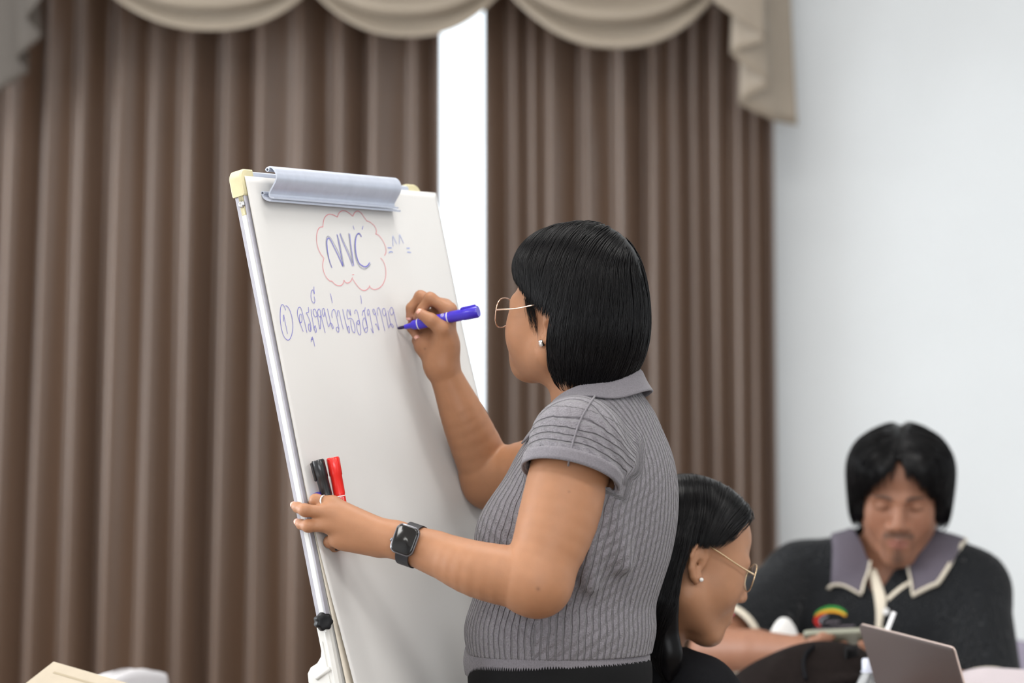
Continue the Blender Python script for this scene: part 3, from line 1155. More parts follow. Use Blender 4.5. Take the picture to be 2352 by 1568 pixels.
def head_tint(V, H, base, lip, brow, beard=None, lashes=True):
    q = H.inv(V)
    C = np.tile(np.array(base, float), (len(V), 1))

    def blend(m, col):
        m = np.clip(m, 0, 1)[:, None]
        C[:] = C * (1 - m) + np.array(col) * m
    x, y, z = q.T
    near = (np.abs(x) < 0.2) & (np.abs(z) < 0.25) & (np.abs(y) < 0.25)
    ax = np.abs(x)
    blush = np.exp(-(((ax - 0.04) / 0.02) ** 2 + ((y - 0.075) / 0.03) ** 2 + ((z + 0.03) / 0.02) ** 2))
    blend(0.25 * blush * near, (base[0] * 0.98, base[1] * 0.8, base[2] * 0.78))
    up = 1 - (((ax) / 0.023) ** 2 + ((z + 0.0605 + 0.004 * ax / 0.022) / 0.0058) ** 2)
    lo = 1 - (((ax) / 0.020) ** 2 + ((z + 0.0715 - 0.004 * ax / 0.02) / 0.0066) ** 2)
    blend(np.clip(np.maximum(up, lo) * 4, 0, 1) * (y > 0.07) * near, lip)
    bx = (ax - 0.030) / 0.020
    bz = (z - 0.0245 + 0.0035 * bx ** 2 - 0.001 * bx) / (0.0040 - 0.0010 * bx)
    blend(np.clip((1 - bx ** 4 - bz ** 2) * 2.5, 0, 1) * (y > 0.05) * near * 0.8, brow)
    if lashes:
        l = np.exp(-((z - 0.004 + 0.0045) / 0.0014) ** 2) * (np.abs(ax - 0.0315) < 0.0135) * (y > 0.078)
        blend(0.75 * l * near, (0.02, 0.015, 0.012))
    if beard:
        mu = np.exp(-((z + 0.050 + 0.10 * np.maximum(ax - 0.012, 0)) / 0.0060) ** 2) * (ax < 0.029)
        go = np.exp(-(((ax) / 0.016) ** 2 + ((z + 0.098) / 0.015) ** 2)) + 0.6 * np.exp(-(((ax) / 0.007) ** 2 + ((z + 0.082) / 0.006) ** 2))
        sd = np.exp(-((ax - 0.027) / 0.006) ** 2) * (z < -0.05) * (z > -0.10) * 0.28
        blend(np.clip(mu * 0.72 + go * 0.75 + sd, 0, 0.8) * (y > 0.05) * near, beard)
    return C


def add_eyes(H, parent, look=(0, 0.75, -0.65)):
    for sx in (-1, 1):
        c = H(sx * 0.0315, 0.0735, 0.004)
        r = 0.0124 * H.s
        V, F = lathe([(r * math.sin(a), -r * math.cos(a)) for a in np.linspace(0.02, math.pi - 0.02, 24)], c, H.R @ np.array(look), 24)
        me = fastmesh('eye', V, F)
        t = ((np.asarray(V) - c) @ unit(H.R @ np.array(look))) / r
        C = np.where(t[:, None] > 0.90, (0.004, 0.004, 0.004), np.where(t[:, None] > 0.80, (0.04, 0.018, 0.008), (0.72, 0.70, 0.68)))
        setcol(me, 'tint', C)
        link('eye', me, M_eye, parent)


def glasses(H, parent, m=M_gold, y0=0.108, drop=0.0, wx=1.0):
    """wire rimmed glasses: two rounded lenses, bridge, two temple arms reaching the ears"""
    ge = bpy.data.objects.new('eyeglasses', None)
    COL.objects.link(ge)
    ge.parent = parent
    ge.matrix_parent_inverse = PINV.get(parent.name, Matrix())
    PINV[ge.name] = Matrix()
    ge['label'] = 'thin gold wire rimmed glasses'
    q = 9
    for sx in (-1, 1):
        ring = []
        for k in range(36):
            a = 2 * math.pi * k / 36
            ca, sa = math.cos(a), math.sin(a)
            rx = 0.0265 * np.sign(ca) * abs(ca) ** 0.82
            rz = (0.0205 if sa > 0 else 0.0245) * np.sign(sa) * abs(sa) ** 0.82
            x = 0.0345 + rx
            ring.append(H(sx * x, y0 - 0.16 * max(0, x - 0.02) - 2.2 * max(0, x - 0.03) ** 2, rz + 0.003 - drop))
        obj('rim', G().add(*tube(ring, 0.0010, 6, closed=True)), m, ge)
        c = np.mean(ring, axis=0)
        n = len(ring)
        V = [c] + ring
        F = [(0, 1 + i, 1 + (i + 1) % n) for i in range(n)]
        off = H.R @ np.array((0, 0.0006, 0))
        V2 = V + [v + off for v in V]
        F2 = F + [tuple(j + n + 1 for j in f[::-1]) for f in F] + [(1 + i, 1 + (i + 1) % n, n + 2 + (i + 1) % n, n + 2 + i) for i in range(n)]
        obj('lens', G().add(V2, F2), M_lens, ge, sharp=25)
        hx = 0.062
        pts = [H(sx * 0.059, y0 - 0.012, 0.006 - drop), H(sx * 0.067, y0 - 0.014, 0.0065 - drop), H(sx * 0.0735 * wx, y0 - 0.03, 0.009 - drop * 0.8), H(sx * 0.0775 * wx, 0.045, 0.015 - drop * 0.5), H(sx * 0.0790 * wx, 0.006, 0.0265), H(sx * 0.079 * wx, -0.016, 0.030), H(sx * 0.078 * wx, -0.028, 0.012)]
        obj('temple_arm', G().add(*tube(catmull(pts, 5), 0.0013, 6)), m, ge)
    pts = [H(-0.010, y0 - 0.001, 0.007 - drop), H(0, y0 + 0.003, 0.010 - drop), H(0.010, y0 - 0.001, 0.007 - drop)]
    obj('bridge', G().add(*tube(catmull(pts, 5), 0.0011, 6)), m, ge)
    return ge


def strands(name, M, starts, H, parent, stop, nstep=40, ds=0.008, off=(0.0004, 0.003), pull=(0, 0, -1), rad=0.0006, away=0.0, wob=0.12, seed=1, part=None):
    """many thin hairs that run down over the surface of M; stop(local points)-> True where a hair ends"""
    r = np.random.default_rng(seed)
    n = len(starts)
    x = np.array(starts, float)
    o = off[0] + (off[1] - off[0]) * r.random(n)
    alive = np.ones(n, bool)
    lenx = r.normal(0, 1, n)
    tr = [x.copy()]
    al = [alive.copy()]
    g0 = H.R @ np.array(pull, float)
    wd = r.normal(0, wob, (n, 3))
    for k in range(nstep):
        nrm = M.grad(x)
        d = M.ev(x)
        x = x + nrm * (o - d)[:, None] * 0.7
        g = g0 + wd * math.cos(k * 0.35)
        if part is not None:
            g = g + part(H.inv(x)) @ H.R.T
        t = g - nrm * (g * nrm).sum(1)[:, None]
        t /= np.linalg.norm(t, axis=1, keepdims=True) + 1e-9
        x = np.where(alive[:, None], x + t * ds, x)
        alive = alive & ~stop(H.inv(x), lenx)
        tr.append(x.copy())
        al.append(alive.copy())
    tr, al = np.array(tr), np.array(al)
    cu = bpy.data.curves.new(name, 'CURVE')
    cu.dimensions = '3D'
    cu.bevel_depth = rad
    cu.bevel_resolution = 0
    cu.resolution_u = 1
    for i in range(n):
        m = int(al[:, i].sum()) + 1
        if m < 4:
            continue
        pts = tr[1:m, i]
        sp_ = cu.splines.new('POLY')
        sp_.points.add(len(pts) - 1)
        sp_.points.foreach_set('co', np.concatenate([pts, np.ones((len(pts), 1))], 1).astype(np.float32).ravel())
        rr = np.ones(len(pts), np.float32)
        rr[-1] = 0.15
        if len(rr) > 3:
            rr[-2] = 0.6
        sp_.points.foreach_set('radius', rr)
    cu.materials.append(M_hair)
    ob = bpy.data.objects.new(name, cu)
    COL.objects.link(ob)
    ob.parent = parent
    ob.matrix_parent_inverse = PINV.get(parent.name, Matrix())
    ob['kind'] = 'stuff'
    return ob


def npss(a, b, t):
    t = np.clip((t - a) / (b - a), 0, 1)
    return t * t * (3 - 2 * t)


def body_obj(name, M, h, m, parent, tint=None, smooth=2):
    V, Q = M.mesh(h, smooth)
    me = fastmesh(name, V, Q)
    if tint is not None:
        setcol(me, 'tint', tint(V))
    return link(name, me, m, parent), V


def push_out(V, M, off, shape=None, rounds=4):
    """cloth that would sink into M is lifted to lie on it, then relaxed"""
    V = np.array(V, float)
    for k in range(rounds):
        for _ in range(2):
            d = M.ev(V)
            V = V + M.grad(V, 0.006) * np.clip(off - d, 0, 0.012)[:, None]
        if shape is not None and k < rounds - 1:
            A = V.reshape(*shape, 3)
            B = A.copy()
            B[:, 1:-1] = 0.5 * A[:, 1:-1] + 0.25 * (A[:, 2:] + A[:, :-2])
            C = B.copy()
            C[1:-1] = 0.5 * B[1:-1] + 0.25 * (B[2:] + B[:-2])
            V = C.reshape(-1, 3)
    return V


def collar_mesh(fn, nu, nv, M, off, thick):
    V, _ = grid(fn, nu, nv)
    A = push_out(V, M, off, (nv + 1, nu + 1)).reshape(nv + 1, nu + 1, 3)
    return A, sheet(A, thick)


def nail(pos, axis, up, w, l, parent):
    """a small curved finger nail lying on the finger's back"""
    a, u = unit(axis), unit(up)
    u = unit(u - a * np.dot(a, u))
    s = np.cross(a, u)
    V, F = grid(lambda i, j: np.asarray(pos) + s * w * (i - 0.5) * (1 - 0.25 * abs(2 * j - 1) ** 3) + a * l * (j - 0.5) - u * (0.9 * w * (i - 0.5) ** 2), 6, 6, thick=0.0004)
    return obj('finger_nail', G().add(V, F), M_nail, parent)


M_nail = mat('finger_nail', lin(226, 168, 150), 0.3, coat=0.3)

# ------------------------------------------------------------------ the woman writing on the chart
SK1 = (0.370, 0.176, 0.091)
O1 = np.array((0.1075, 5.9, 0.0))
B1 = Frame(O1, (-0.966, 0.26, 0))
woman = empty('person', tuple(O1), 'standing person with a black bob in a grey knit top, writing on the flip chart', 'person')


def torso1(M, e=0.0, hips=True):
    R = B1.R
    if hips:
        M.ell(B1(0, 0.035, 0.90), (0.158 + e, 0.127 + e, 0.14 + e), R, 0.05)
    M.ell(B1(0, 0.036, 1.01), (0.152 + e, 0.126 + e, 0.14 + e), R, 0.06)
    M.ell(B1(0, -0.008, 1.15), (0.158 + e, 0.128 + e, 0.165 + e), R, 0.05)
    M.ell(B1(0, -0.040, 1.225), (0.130 + e, 0.088 + e, 0.115 + e), R, 0.05)
    for sx in (-1, 1):
        M.ell(B1(sx * 0.066, 0.085, 1.128), (0.062 + e, 0.056 + e, 0.060 + e), R, 0.05)
        M.cone(B1(sx * 0.130, -0.018, 1.262), B1(sx * 0.05, -0.03, 1.308), 0.045 + e, 0.040 + e, 0.05)
    M.cone(B1(0, -0.03, 1.30), B1(0, -0.018, 1.345), 0.062 + e, 0.055 + e, 0.04)


SL = P(1326, 1012, 5.752)
EL = P(1232, 1334, 5.685)
WL = P(912, 1240, 5.752)
SRr = B1(-0.150, -0.012, 1.250)
TIP = BP(913, 754, 0.0065)
dT = float(np.dot(TIP - CAM, _F))
ER = P(1128, 1102, dT + 0.055)
WR = P(1014, 838, dT - 0.004)


def hd(px, py, dd):
    return P(px, py, dT + dd)


f2, u2 = tilt((-0.80, 0.60), math.radians(9), math.radians(0))
H1 = Frame(P(1314, 742, 5.895), f2, u2, 1.02)

M1 = Model()
torso1(M1, -0.004)
M1.cone(B1(0, -0.022, 1.32), H1(0, -0.022, -0.05), 0.055, 0.053, 0.03)
head(M1, H1, wide=1.01, jaw=1.10, cheek=0.001, lids=0.3, nose=0.85, low=0.68)
# left arm
mid = P(1282, 1190, 5.715)
M1.limb([SL, mid, EL], [0.060, 0.0595, 0.0475], k=0.03)
M1.ell(P(1236, 1342, 5.688), (0.045, 0.045, 0.045), k=0.02)
fm = P(1100, 1308, 5.70)
M1.limb([EL, fm, P(1000, 1270, 5.73), WL], [0.0475, 0.0420, 0.0320, 0.0225], k=0.02)
M1.cone(WL + (0, 0, 0.006), P(1000, 1264, 5.733), 0.0185, 0.026, 0.012)
M1.cone(WL - (0, 0, 0.006), P(1000, 1275, 5.733), 0.0185, 0.026, 0.012)
# left hand
L_mcp = {'index': P(764, 1156, 5.782), 'middle': P(756, 1177, 5.770), 'ring': P(760, 1207, 5.770), 'little': P(776, 1236, 5.776)}
for k_, r_ in (('index', 0.0115), ('middle', 0.0120), ('ring', 0.0115), ('little', 0.0105)):
    M1.cone(WL, L_mcp[k_], 0.0185, r_, 0.016)
M1.cone(P(870, 1250, 5.768), P(790, 1243, 5.778), 0.019, 0.0135, 0.016)
L_f = {
    'index': ([L_mcp['index'], P(726, 1149, 5.786), P(717, 1158, 5.808), P(735, 1168, 5.826)], [0.0105, 0.0092, 0.0085, 0.0072]),
    'middle': ([L_mcp['middle'], P(700, 1171, 5.762), P(684, 1165, 5.776), P(677, 1161, 5.788)], [0.0108, 0.0088, 0.0080, 0.0066]),
    'ring': ([L_mcp['ring'], P(708, 1208, 5.764), P(692, 1204, 5.778), P(685, 1200, 5.790)], [0.0103, 0.0086, 0.0077, 0.0064]),
    'little': ([L_mcp['little'], P(757, 1244, 5.794), P(768, 1256, 5.812), P(784, 1254, 5.818)], [0.0096, 0.0082, 0.0074, 0.0062]),
}
for k_, (pts, rr) in L_f.items():
    M1.chain(pts, rr, k=0.004, k0=0.008)
    M1.ell(pts[1], np.ones(3) * rr[1] * 1.08, k=0.004)
M1.chain([P(858, 1232, 5.782), P(806, 1198, 5.812), P(770, 1178, 5.830), P(748, 1166, 5.833)], [0.016, 0.0115, 0.0095, 0.0078], k=0.006, k0=0.014)
# right arm
M1.limb([SRr, SRr + (ER - SRr) * 0.55, ER], [0.058, 0.054, 0.045], k=0.03)
M1.limb([ER, P(1072, 975, dT + 0.02), P(1038, 895, dT + 0.005), WR], [0.045, 0.0375, 0.0285, 0.0235], k=0.02)
# right hand
RM = {'index': hd(1032, 712, -0.016), 'middle': hd(1022, 704, 0.004), 'ring': hd(1012, 722, 0.018), 'little': hd(998, 752, 0.026)}
for k_, r_ in (('index', 0.0118), ('middle', 0.0118), ('ring', 0.0110), ('little', 0.0105)):
    M1.cone(WR, RM[k_], 0.0190, r_, 0.016)
M1.cone(WR, hd(978, 792, 0.014), 0.018, 0.0165, 0.016)
M1.cone(hd(978, 792, 0.014), RM['little'], 0.016, 0.012, 0.014)
R_f = {
    'index': ([RM['index'], hd(988, 685, -0.014), hd(969, 711, -0.010), hd(957, 729, -0.004)], [0.0108, 0.0092, 0.0082, 0.0066]),
    'middle': ([RM['middle'], hd(966, 681, 0.004), hd(944, 707, 0.006), hd(941, 729, 0.006)], [0.0108, 0.0092, 0.0080, 0.0064]),
    'ring': ([RM['ring'], hd(956, 722, 0.018), hd(945, 752, 0.013), hd(956, 772, 0.006)], [0.0102, 0.0088, 0.0078, 0.0066]),
    'little': ([RM['little'], hd(962, 758, 0.026), hd(957, 782, 0.020), hd(970, 794, 0.008)], [0.0095, 0.0080, 0.0072, 0.0062]),
}
for k_, (pts, rr) in R_f.items():
    M1.chain(pts, rr, k=0.004, k0=0.008)
    M1.ell(pts[1], np.ones(3) * rr[1] * 1.06, k=0.004)
M1.chain([hd(1024, 800, -0.012), hd(1016, 757, -0.030), hd(990, 735, -0.034), hd(966, 720, -0.029)], [0.0175, 0.0125, 0.0104, 0.0086], k=0.006, k0=0.016)
M1.cone(WR, hd(1026, 790, -0.014), 0.018, 0.0165, 0.016)


def tint1(V):
    C = head_tint(V, H1, SK1, (0.52, 0.16, 0.14), (0.02, 0.015, 0.013))
    # knuckles and finger tips are a little redder; a few small moles
    for p in list(L_mcp.values()) + [L_f[k_][0][1] for k_ in L_f] + [R_f[k_][0][1] for k_ in R_f]:
        m = np.exp(-(((V - p) ** 2).sum(1)) / 0.009 ** 2)[:, None] * 0.45
        C = C * (1 - m) + np.array((0.34, 0.15, 0.078)) * m
    for p in [L_f[k_][0][-1] for k_ in L_f] + [R_f[k_][0][-1] for k_ in R_f] + [hd(966, 720, -0.029)]:
        m = np.exp(-(((V - p) ** 2).sum(1)) / 0.010 ** 2)[:, None] * 0.6
        C = C * (1 - m) + np.array((0.43, 0.20, 0.13)) * m
    for px, py, d, r in ((1307, 1129, 5.66, 0.0016), (1236, 1352, 5.64, 0.003), (976, 801, dT - 0.01, 0.0016)):
        dd = (V - CAM) @ _F
        u = 1176 + FPX * ((V - CAM) @ _R) / dd
        v = 784 - FPX * ((V - CAM) @ _U) / dd
        m = np.exp(-(((u - px) ** 2 + (v - py) ** 2) / (r * 1500) ** 2)) * (np.abs(dd - d) < 0.05)
        C = C * (1 - 0.55 * m[:, None]) + np.array((0.1, 0.05, 0.035)) * 0.55 * m[:, None]
    return C


body1, _ = body_obj('body', M1, 0.0023, M_skin, woman, tint1)
add_eyes(H1, woman, (0, 1, -0.05))
for side, up in ((L_f, (0, -1, 0.25)), ):
    for k_ in ('middle', 'ring'):
        pts = side[k_][0]
        a = unit(pts[-1] - pts[-2])
        nail(pts[-1] + a * 0.001 + unit(np.array((-0.6, -0.6, 0.45))) * 0.0062, a, (-0.6, -0.6, 0.45), 0.0095, 0.010, woman)
a = unit(hd(966, 720, -0.029) - hd(990, 735, -0.034))
nail(hd(966, 720, -0.029) + a * 0.001 + np.array((0.10, -0.95, 0.30)) * 0.0080, a, (0.10, -0.95, 0.30), 0.011, 0.012, woman)
pts = R_f['ring'][0]
a = unit(pts[-1] - pts[-2])
nail(pts[-1] + np.array((0.0, -0.98, 0.1)) * 0.0060, a, (0, -0.98, 0.1), 0.009, 0.010, woman)
pts = R_f['middle'][0]
nail(pts[-1] + np.array((-0.3, -0.9, 0.1)) * 0.0058, unit(pts[-1] - pts[-2]), (-0.3, -0.9, 0.1), 0.009, 0.010, woman)

# ---- knitted top
M_knit = bpy.data.materials.new('grey_cable_knit')
M_knit.use_nodes = True
nt = M_knit.node_tree
bs = nt.nodes['Principled BSDF']
bs.inputs['Roughness'].default_value = 0.92
bs.inputs['Specular IOR Level'].default_value = 0.2
bs.inputs['Sheen Weight'].default_value = 0.25


def nd(t, **kw):
    n = nt.nodes.new(t)
    for k_, v_ in kw.items():
        setattr(n, k_, v_)
    return n


def mth(op, a, b=None, c=None):
    n = nd('ShaderNodeMath', operation=op)
    for i, v_ in enumerate((a, b, c)):
        if v_ is None:
            continue
        if isinstance(v_, (int, float)):
            n.inputs[i].default_value = v_
        else:
            nt.links.new(v_, n.inputs[i])
    return n.outputs[0]


at = nd('ShaderNodeAttribute', attribute_name='knit')
sx_ = nd('ShaderNodeSeparateXYZ')
nt.links.new(at.outputs['Vector'], sx_.inputs[0])
tco = nd('ShaderNodeTexCoord')
nz = nd('ShaderNodeTexNoise')
nz.inputs['Scale'].default_value = 28
nt.links.new(tco.outputs['Object'], nz.inputs['Vector'])
wob = mth('MULTIPLY', mth('SUBTRACT', nz.outputs['Fac'], 0.5), 0.7)
ub = mth('ADD', sx_.outputs['X'], wob)
fr = mth('FRACT', ub)
aa = mth('MULTIPLY', mth('ABSOLUTE', mth('SUBTRACT', fr, 0.5)), 2.0)
mrr = nd('ShaderNodeMapRange', interpolation_type='SMOOTHSTEP')
nt.links.new(aa, mrr.inputs['Value'])
mrr.inputs['From Min'].default_value = 0.62
mrr.inputs['From Max'].default_value = 0.98
mrr.inputs['To Min'].default_value = 1.0
mrr.inputs['To Max'].default_value = 0.0
cell = mth('FLOOR', ub)
tw_ = mth('SINE', mth('MULTIPLY', mth('ADD', mth('ADD', mth('MULTIPLY', sx_.outputs['Y'], 1.0), mth('MULTIPLY', fr, 0.55)), mth('MULTIPLY', cell, 0.37)), 6.2832))
tw2 = mth('MULTIPLY', tw_, 0.22)
hgt = mth('MULTIPLY', mth('ADD', mth('MULTIPLY', mrr.outputs['Result'], 1.0), mth('MULTIPLY', tw2, mrr.outputs['Result'])), sx_.outputs['Z'])
fine = nd('ShaderNodeTexNoise')
fine.inputs['Scale'].default_value = 420
nt.links.new(tco.outputs['Object'], fine.inputs['Vector'])
hgt = mth('ADD', hgt, mth('MULTIPLY', fine.outputs['Fac'], 0.35))
bmp = nd('ShaderNodeBump')
bmp.inputs['Strength'].default_value = 1.0
bmp.inputs['Distance'].default_value = 0.0060
nt.links.new(hgt, bmp.inputs['Height'])
nt.links.new(bmp.outputs['Normal'], bs.inputs['Normal'])
cr = nd('ShaderNodeMapRange')
nt.links.new(fine.outputs['Fac'], cr.inputs['Value'])
cr.inputs['From Min'].default_value = 0.3
cr.inputs['From Max'].default_value = 0.7
cr.inputs['To Min'].default_value = 0.84
cr.inputs['To Max'].default_value = 1.14
mxx = nd('ShaderNodeMix', data_type='RGBA', blend_type='MULTIPLY')
mxx.inputs['Factor'].default_value = 1
mxx.inputs[6].default_value = (0.190, 0.178, 0.196, 1)
nt.links.new(cr.outputs['Result'], mxx.inputs[7])
nt.links.new(mxx.outputs[2], bs.inputs['Base Color'])
M_ribknit = mat('grey_rib_knit', (0.190, 0.178, 0.196), 0.92, noise=0.12, nscale=420, bump=0.5, bscale=500, sheen=0.25, spec=0.2)

HEM, BAND = 0.916, 0.952
axL = unit(P(1306, 1105, 5.722) - P(1336, 985, 5.752))
CL = P(1311, 1092, 5.722)
axR = unit(ER - SRr)
CR_ = SRr + axR * 0.10


def sleeve(M, e, ext):
    M.cone(B1(0.120, -0.016, 1.262), P(1325, 1020, 5.748), 0.046 + e, 0.062 + e, 0.03)
    M.cone(P(1325, 1014, 5.748), CL + axL * 0.05, 0.062 + e, 0.0710 + e, 0.012, cut=(CL + axL * ext, axL))
    M.cone(B1(-0.120, -0.016, 1.262), SRr, 0.046 + e, 0.062 + e, 0.03)
    M.cone(SRr, CR_ + axR * 0.05, 0.062 + e, 0.068 + e, 0.012, cut=(CR_ + axR * ext, axR))


SO, SI = Model(), Model()
for Mx, e, ext in ((SO, 0.006, 0.0), (SI, 0.0012, 0.004)):
    torso1(Mx, e)
    Mx.cone(B1(0.122, -0.055, 1.235), B1(0.124, -0.045, 1.125), 0.040 + e, 0.034 + e, 0.04)
    # bloused fabric just above the band
    Mx.ell(B1(0, 0.034, 0.985), (0.163 + e, 0.132 + e, 0.056 + e), B1.R, 0.03)
    sleeve(Mx, e, ext)
    # soft folds running from the armpit across the side and back
    for a_, b_, r_ in ((B1(0.150, -0.060, 1.22), B1(0.120, -0.095, 1.09), 0.016), (B1(0.165, -0.04, 1.16), B1(0.148, -0.05, 1.06), 0.013)):
        Mx.cone(a_, b_, r_ + e, 0.004 + e, 0.02)
NKC, NKN = B1(0, -0.006, 1.352), unit(B1.R @ np.array((0, 0.42, 1.0)))


def post_s(d, x):
    z = x[..., 2]
    di = SI.ev(x)
    sh = np.maximum(d, -di)
    sh = np.maximum(sh, BAND - 0.004 - z)
    sh = np.maximum(sh, (x - NKC) @ NKN)
    return sh


class Shell(Model):
    def evb(s, cen, x, R):
        keep = s.post
        s.post = None
        d = Model.evb(s, cen, x, R)
        s.post = keep
        di = SI.evb(cen, x, R)
        sh = np.maximum(d, -di)
        sh = np.maximum(sh, BAND - 0.004 - x[..., 2])
        return np.maximum(sh, (x - NKC) @ NKN)


SH = Shell()
SH.ops = SO.ops
SH.post = post_s
V, Q = SH.mesh(0.0019, 2)
me = fastmesh('knit_top', V, Q)
q = B1.inv(V)
x, y, z = q.T
yc = np.interp(z, [0.93, 1.02, 1.15, 1.3], [0.035, 0.03, 0.0, -0.02])
phi = np.arctan2(np.abs(x), np.abs(y - yc) * 1.15)
tz = npss(1.16, 1.27, z)
ut = 0.150 * phi * (1 - tz) + np.abs(x) * 1.12 * tz
pj = (V - P(1336, 985, 5.752)) @ axL
pp = np.linalg.norm(V - P(1336, 985, 5.752) - pj[:, None] * axL, axis=1)
us_ = 0.186 + pj
w = npss(-0.05, 0.03, pj) * npss(0.112, 0.090, pp + 0.014 * npss(0.03, 0.06, pj)) * npss(0.092, 0.083, pj) * (x > 0) * np.where(pj > 0.05, npss(-0.05, -0.025, (V - P(1336, 985, 5.752) - pj[:, None] * axL) @ B1.R[:, 0]), 1)
u = (ut * (1 - w) + us_ * w) / 0.0112
v = np.where(w > 0.5, y, z) / 0.019
ampl = 1.0 - 0.85 * npss(0.062, 0.070, pj) * (w > 0.5)
setvec(me, 'knit', np.stack([u, v, ampl], -1))
knit = link('knit_top', me, M_knit, woman)
knit['label'] = 'grey cable knit top with short sleeves'


def band(name, ring_fn, n, nv, ribs, m, parent, depth=0.0009, thick=0.0025):
    """ribbed band: ring_fn(angle, t) -> point, outward normal is taken radially"""
    V, F = [], []
    for j in range(nv + 1):
        for i in range(n):
            V.append(ring_fn(2 * math.pi * i / n, j / nv, depth * (1 if i % 2 else -1)))
    for j in range(nv + 1):
        for i in range(n):
            V.append(ring_fn(2 * math.pi * i / n, j / nv, -thick))
    k = n * (nv + 1)
    for j in range(nv):
        for i in range(n):
            a, b = j * n + i, j * n + (i + 1) % n
            F.append((a, b, b + n, a + n))
            F.append((k + a, k + a + n, k + b + n, k + b))
    for i in range(n):
        j = (i + 1) % n
        F.append((i, k + i, k + j, j))
        F.append((nv * n + i, nv * n + j, k + nv * n + j, k + nv * n + i))
    return obj(name, G().add(V, F), m, parent)


def wring(a, t, o):
    zz = HEM + (BAND + 0.006 - HEM) * t
    bul = 0.003 * math.sin(math.pi * t)
    rx, ry = 0.1655 + o + bul, 0.1345 + o + bul
    # the front hem stands slightly proud
    pr = 0.010 * max(0, math.cos(a - math.pi / 2)) ** 8
    return B1(rx * math.cos(a), 0.036 + (ry + pr) * math.sin(a), zz)


band('waistband', wring, 420, 8, 0, M_ribknit, knit)['label'] = 'ribbed hem band of the knit top'
x1, y1, _ = frame_from(axL)


def cring(a, t, o):
    r = 0.0695 + 0.006 + o
    return CL + axL * (-0.016 + 0.020 * t) + (x1 * math.cos(a) + y1 * math.sin(a)) * r


band('sleeve_cuff', cring, 180, 4, 0, M_ribknit, knit)
x2, y2, _ = frame_from(axR)
band('sleeve_cuff', lambda a, t, o: CR_ + axR * (-0.016 + 0.020 * t) + (x2 * math.cos(a) + y2 * math.sin(a)) * (0.0685 + 0.006 + o), 180, 4, 0, M_ribknit, knit)


def collar_fn(s, t):
    """turned down collar, s round the neck from front right to front left, t from inner foot over the fold to the outer edge"""
    a = math.radians(-142 + 284 * s)                    # 0 = back of the neck
    front = max(0, (abs(a) - 1.2) / 1.55)
    ca, sa = math.cos(a), math.sin(a)
    rx, ry = 0.067, 0.072
    cx, cy = 0.0, -0.014
    ztop = 1.386 - 0.036 * (1 - ca) - 0.026 * front
    dropo = 0.034 + 0.010 * front ** 2
    if t < 0.35:
        q_ = t / 0.35
        r_, z_ = 0.0 - 0.004 * (1 - q_), ztop - 0.030 * (1 - q_)
    else:
        q_ = (t - 0.35) / 0.65
        r_ = 0.003 + (0.017 + 0.010 * abs(sa)) * q_ ** 1.2
        z_ = ztop + 0.003 * math.sin(math.pi * min(1, q_ * 2)) - dropo * q_
    return B1(cx + (rx + r_) * sa, cy - (ry + r_) * ca, z_)


_, (V, F) = collar_mesh(collar_fn, 60, 16, SO, 0.0030, 0.0028)
obj('collar', G().add(V, F), M_ribknit, knit)['label'] = 'plain knit turned down collar'

def trace(M, pts, d0, off=0.0):
    """points on the surface of M that the photo shows at the given pixels"""
    pts = np.asarray(pts, float)
    o = np.array([P(a, b, d0) for a, b in pts])
    dr = o - CAM
    dr /= np.linalg.norm(dr, axis=1, keepdims=True)
    x = o.copy()
    for _ in range(50):
        x = x + dr * (M.ev(x) - off)[:, None] * 0.75
    return x


sm = trace(SO, catmull([(1378, 893), (1352, 930), (1330, 972), (1312, 1030), (1303, 1085)], 8), 5.5, 0.0012)
obj('shoulder_seam', G().add(*tube(sm, 0.0016, 6)), M_ribknit, knit)

# ---- black trousers and shoes
MT = Model()
MT.ell(B1(0, 0.034, 0.90), (0.158, 0.127, 0.14), B1.R, 0.05)
MT.ell(B1(0, 0.035, 0.925), (0.160, 0.1295, 0.12), B1.R, 0.05)
for sx in (-1, 1):
    MT.chain([B1(sx * 0.085, 0.02, 0.84), B1(sx * 0.085, 0.02, 0.48), B1(sx * 0.085, -0.01, 0.075)], [0.088, 0.068, 0.062], k=0.04)
MT.post = lambda d, x: np.maximum(d, x[..., 2] - 0.945)
body_obj('trousers', MT, 0.007, M_trouser, woman)
MS = Model()
for sx in (-1, 1):
    MS.cone(B1(sx * 0.085, -0.03, 0.045), B1(sx * 0.09, 0.13, 0.032), 0.044, 0.034, 0.03)
MS.post = lambda d, x: np.maximum(d, 0.002 - x[..., 2])
body_obj('shoes', MS, 0.006, M_black, woman)

# ---- bob hair
MH = Model()
R = H1.R
MH.ell(H1(0, -0.016, 0.050), np.array((0.088, 0.095, 0.107)), R, 0.02)
MH.ell(H1(0, -0.030, -0.020), np.array((0.092, 0.090, 0.092)), R, 0.05)
MH.ell(H1(0, 0.045, 0.075), np.array((0.072, 0.055, 0.058)), R, 0.04)


def hair_post1(d, X):
    q_ = H1.inv(X)
    x, y, z = q_[..., 0], q_[..., 1], q_[..., 2]
    # hairline: behind the ear low down, forward above the ear, high on the forehead
    b = np.interp(z, [-0.12, -0.09, -0.03, 0.012, 0.030, 0.040, 0.055, 0.085, 0.14], [-0.020, -0.024, -0.031, -0.031, 0.010, 0.034, 0.060, 0.092, 0.13])
    d = smax(d, (y - b) * 0.8, 0.008)
    low = -0.080 - 0.010 * np.cos((x / 0.1) * 2.5) + 0.10 * np.maximum(0, -y - 0.05)
    return smax(d, low - z, 0.01)


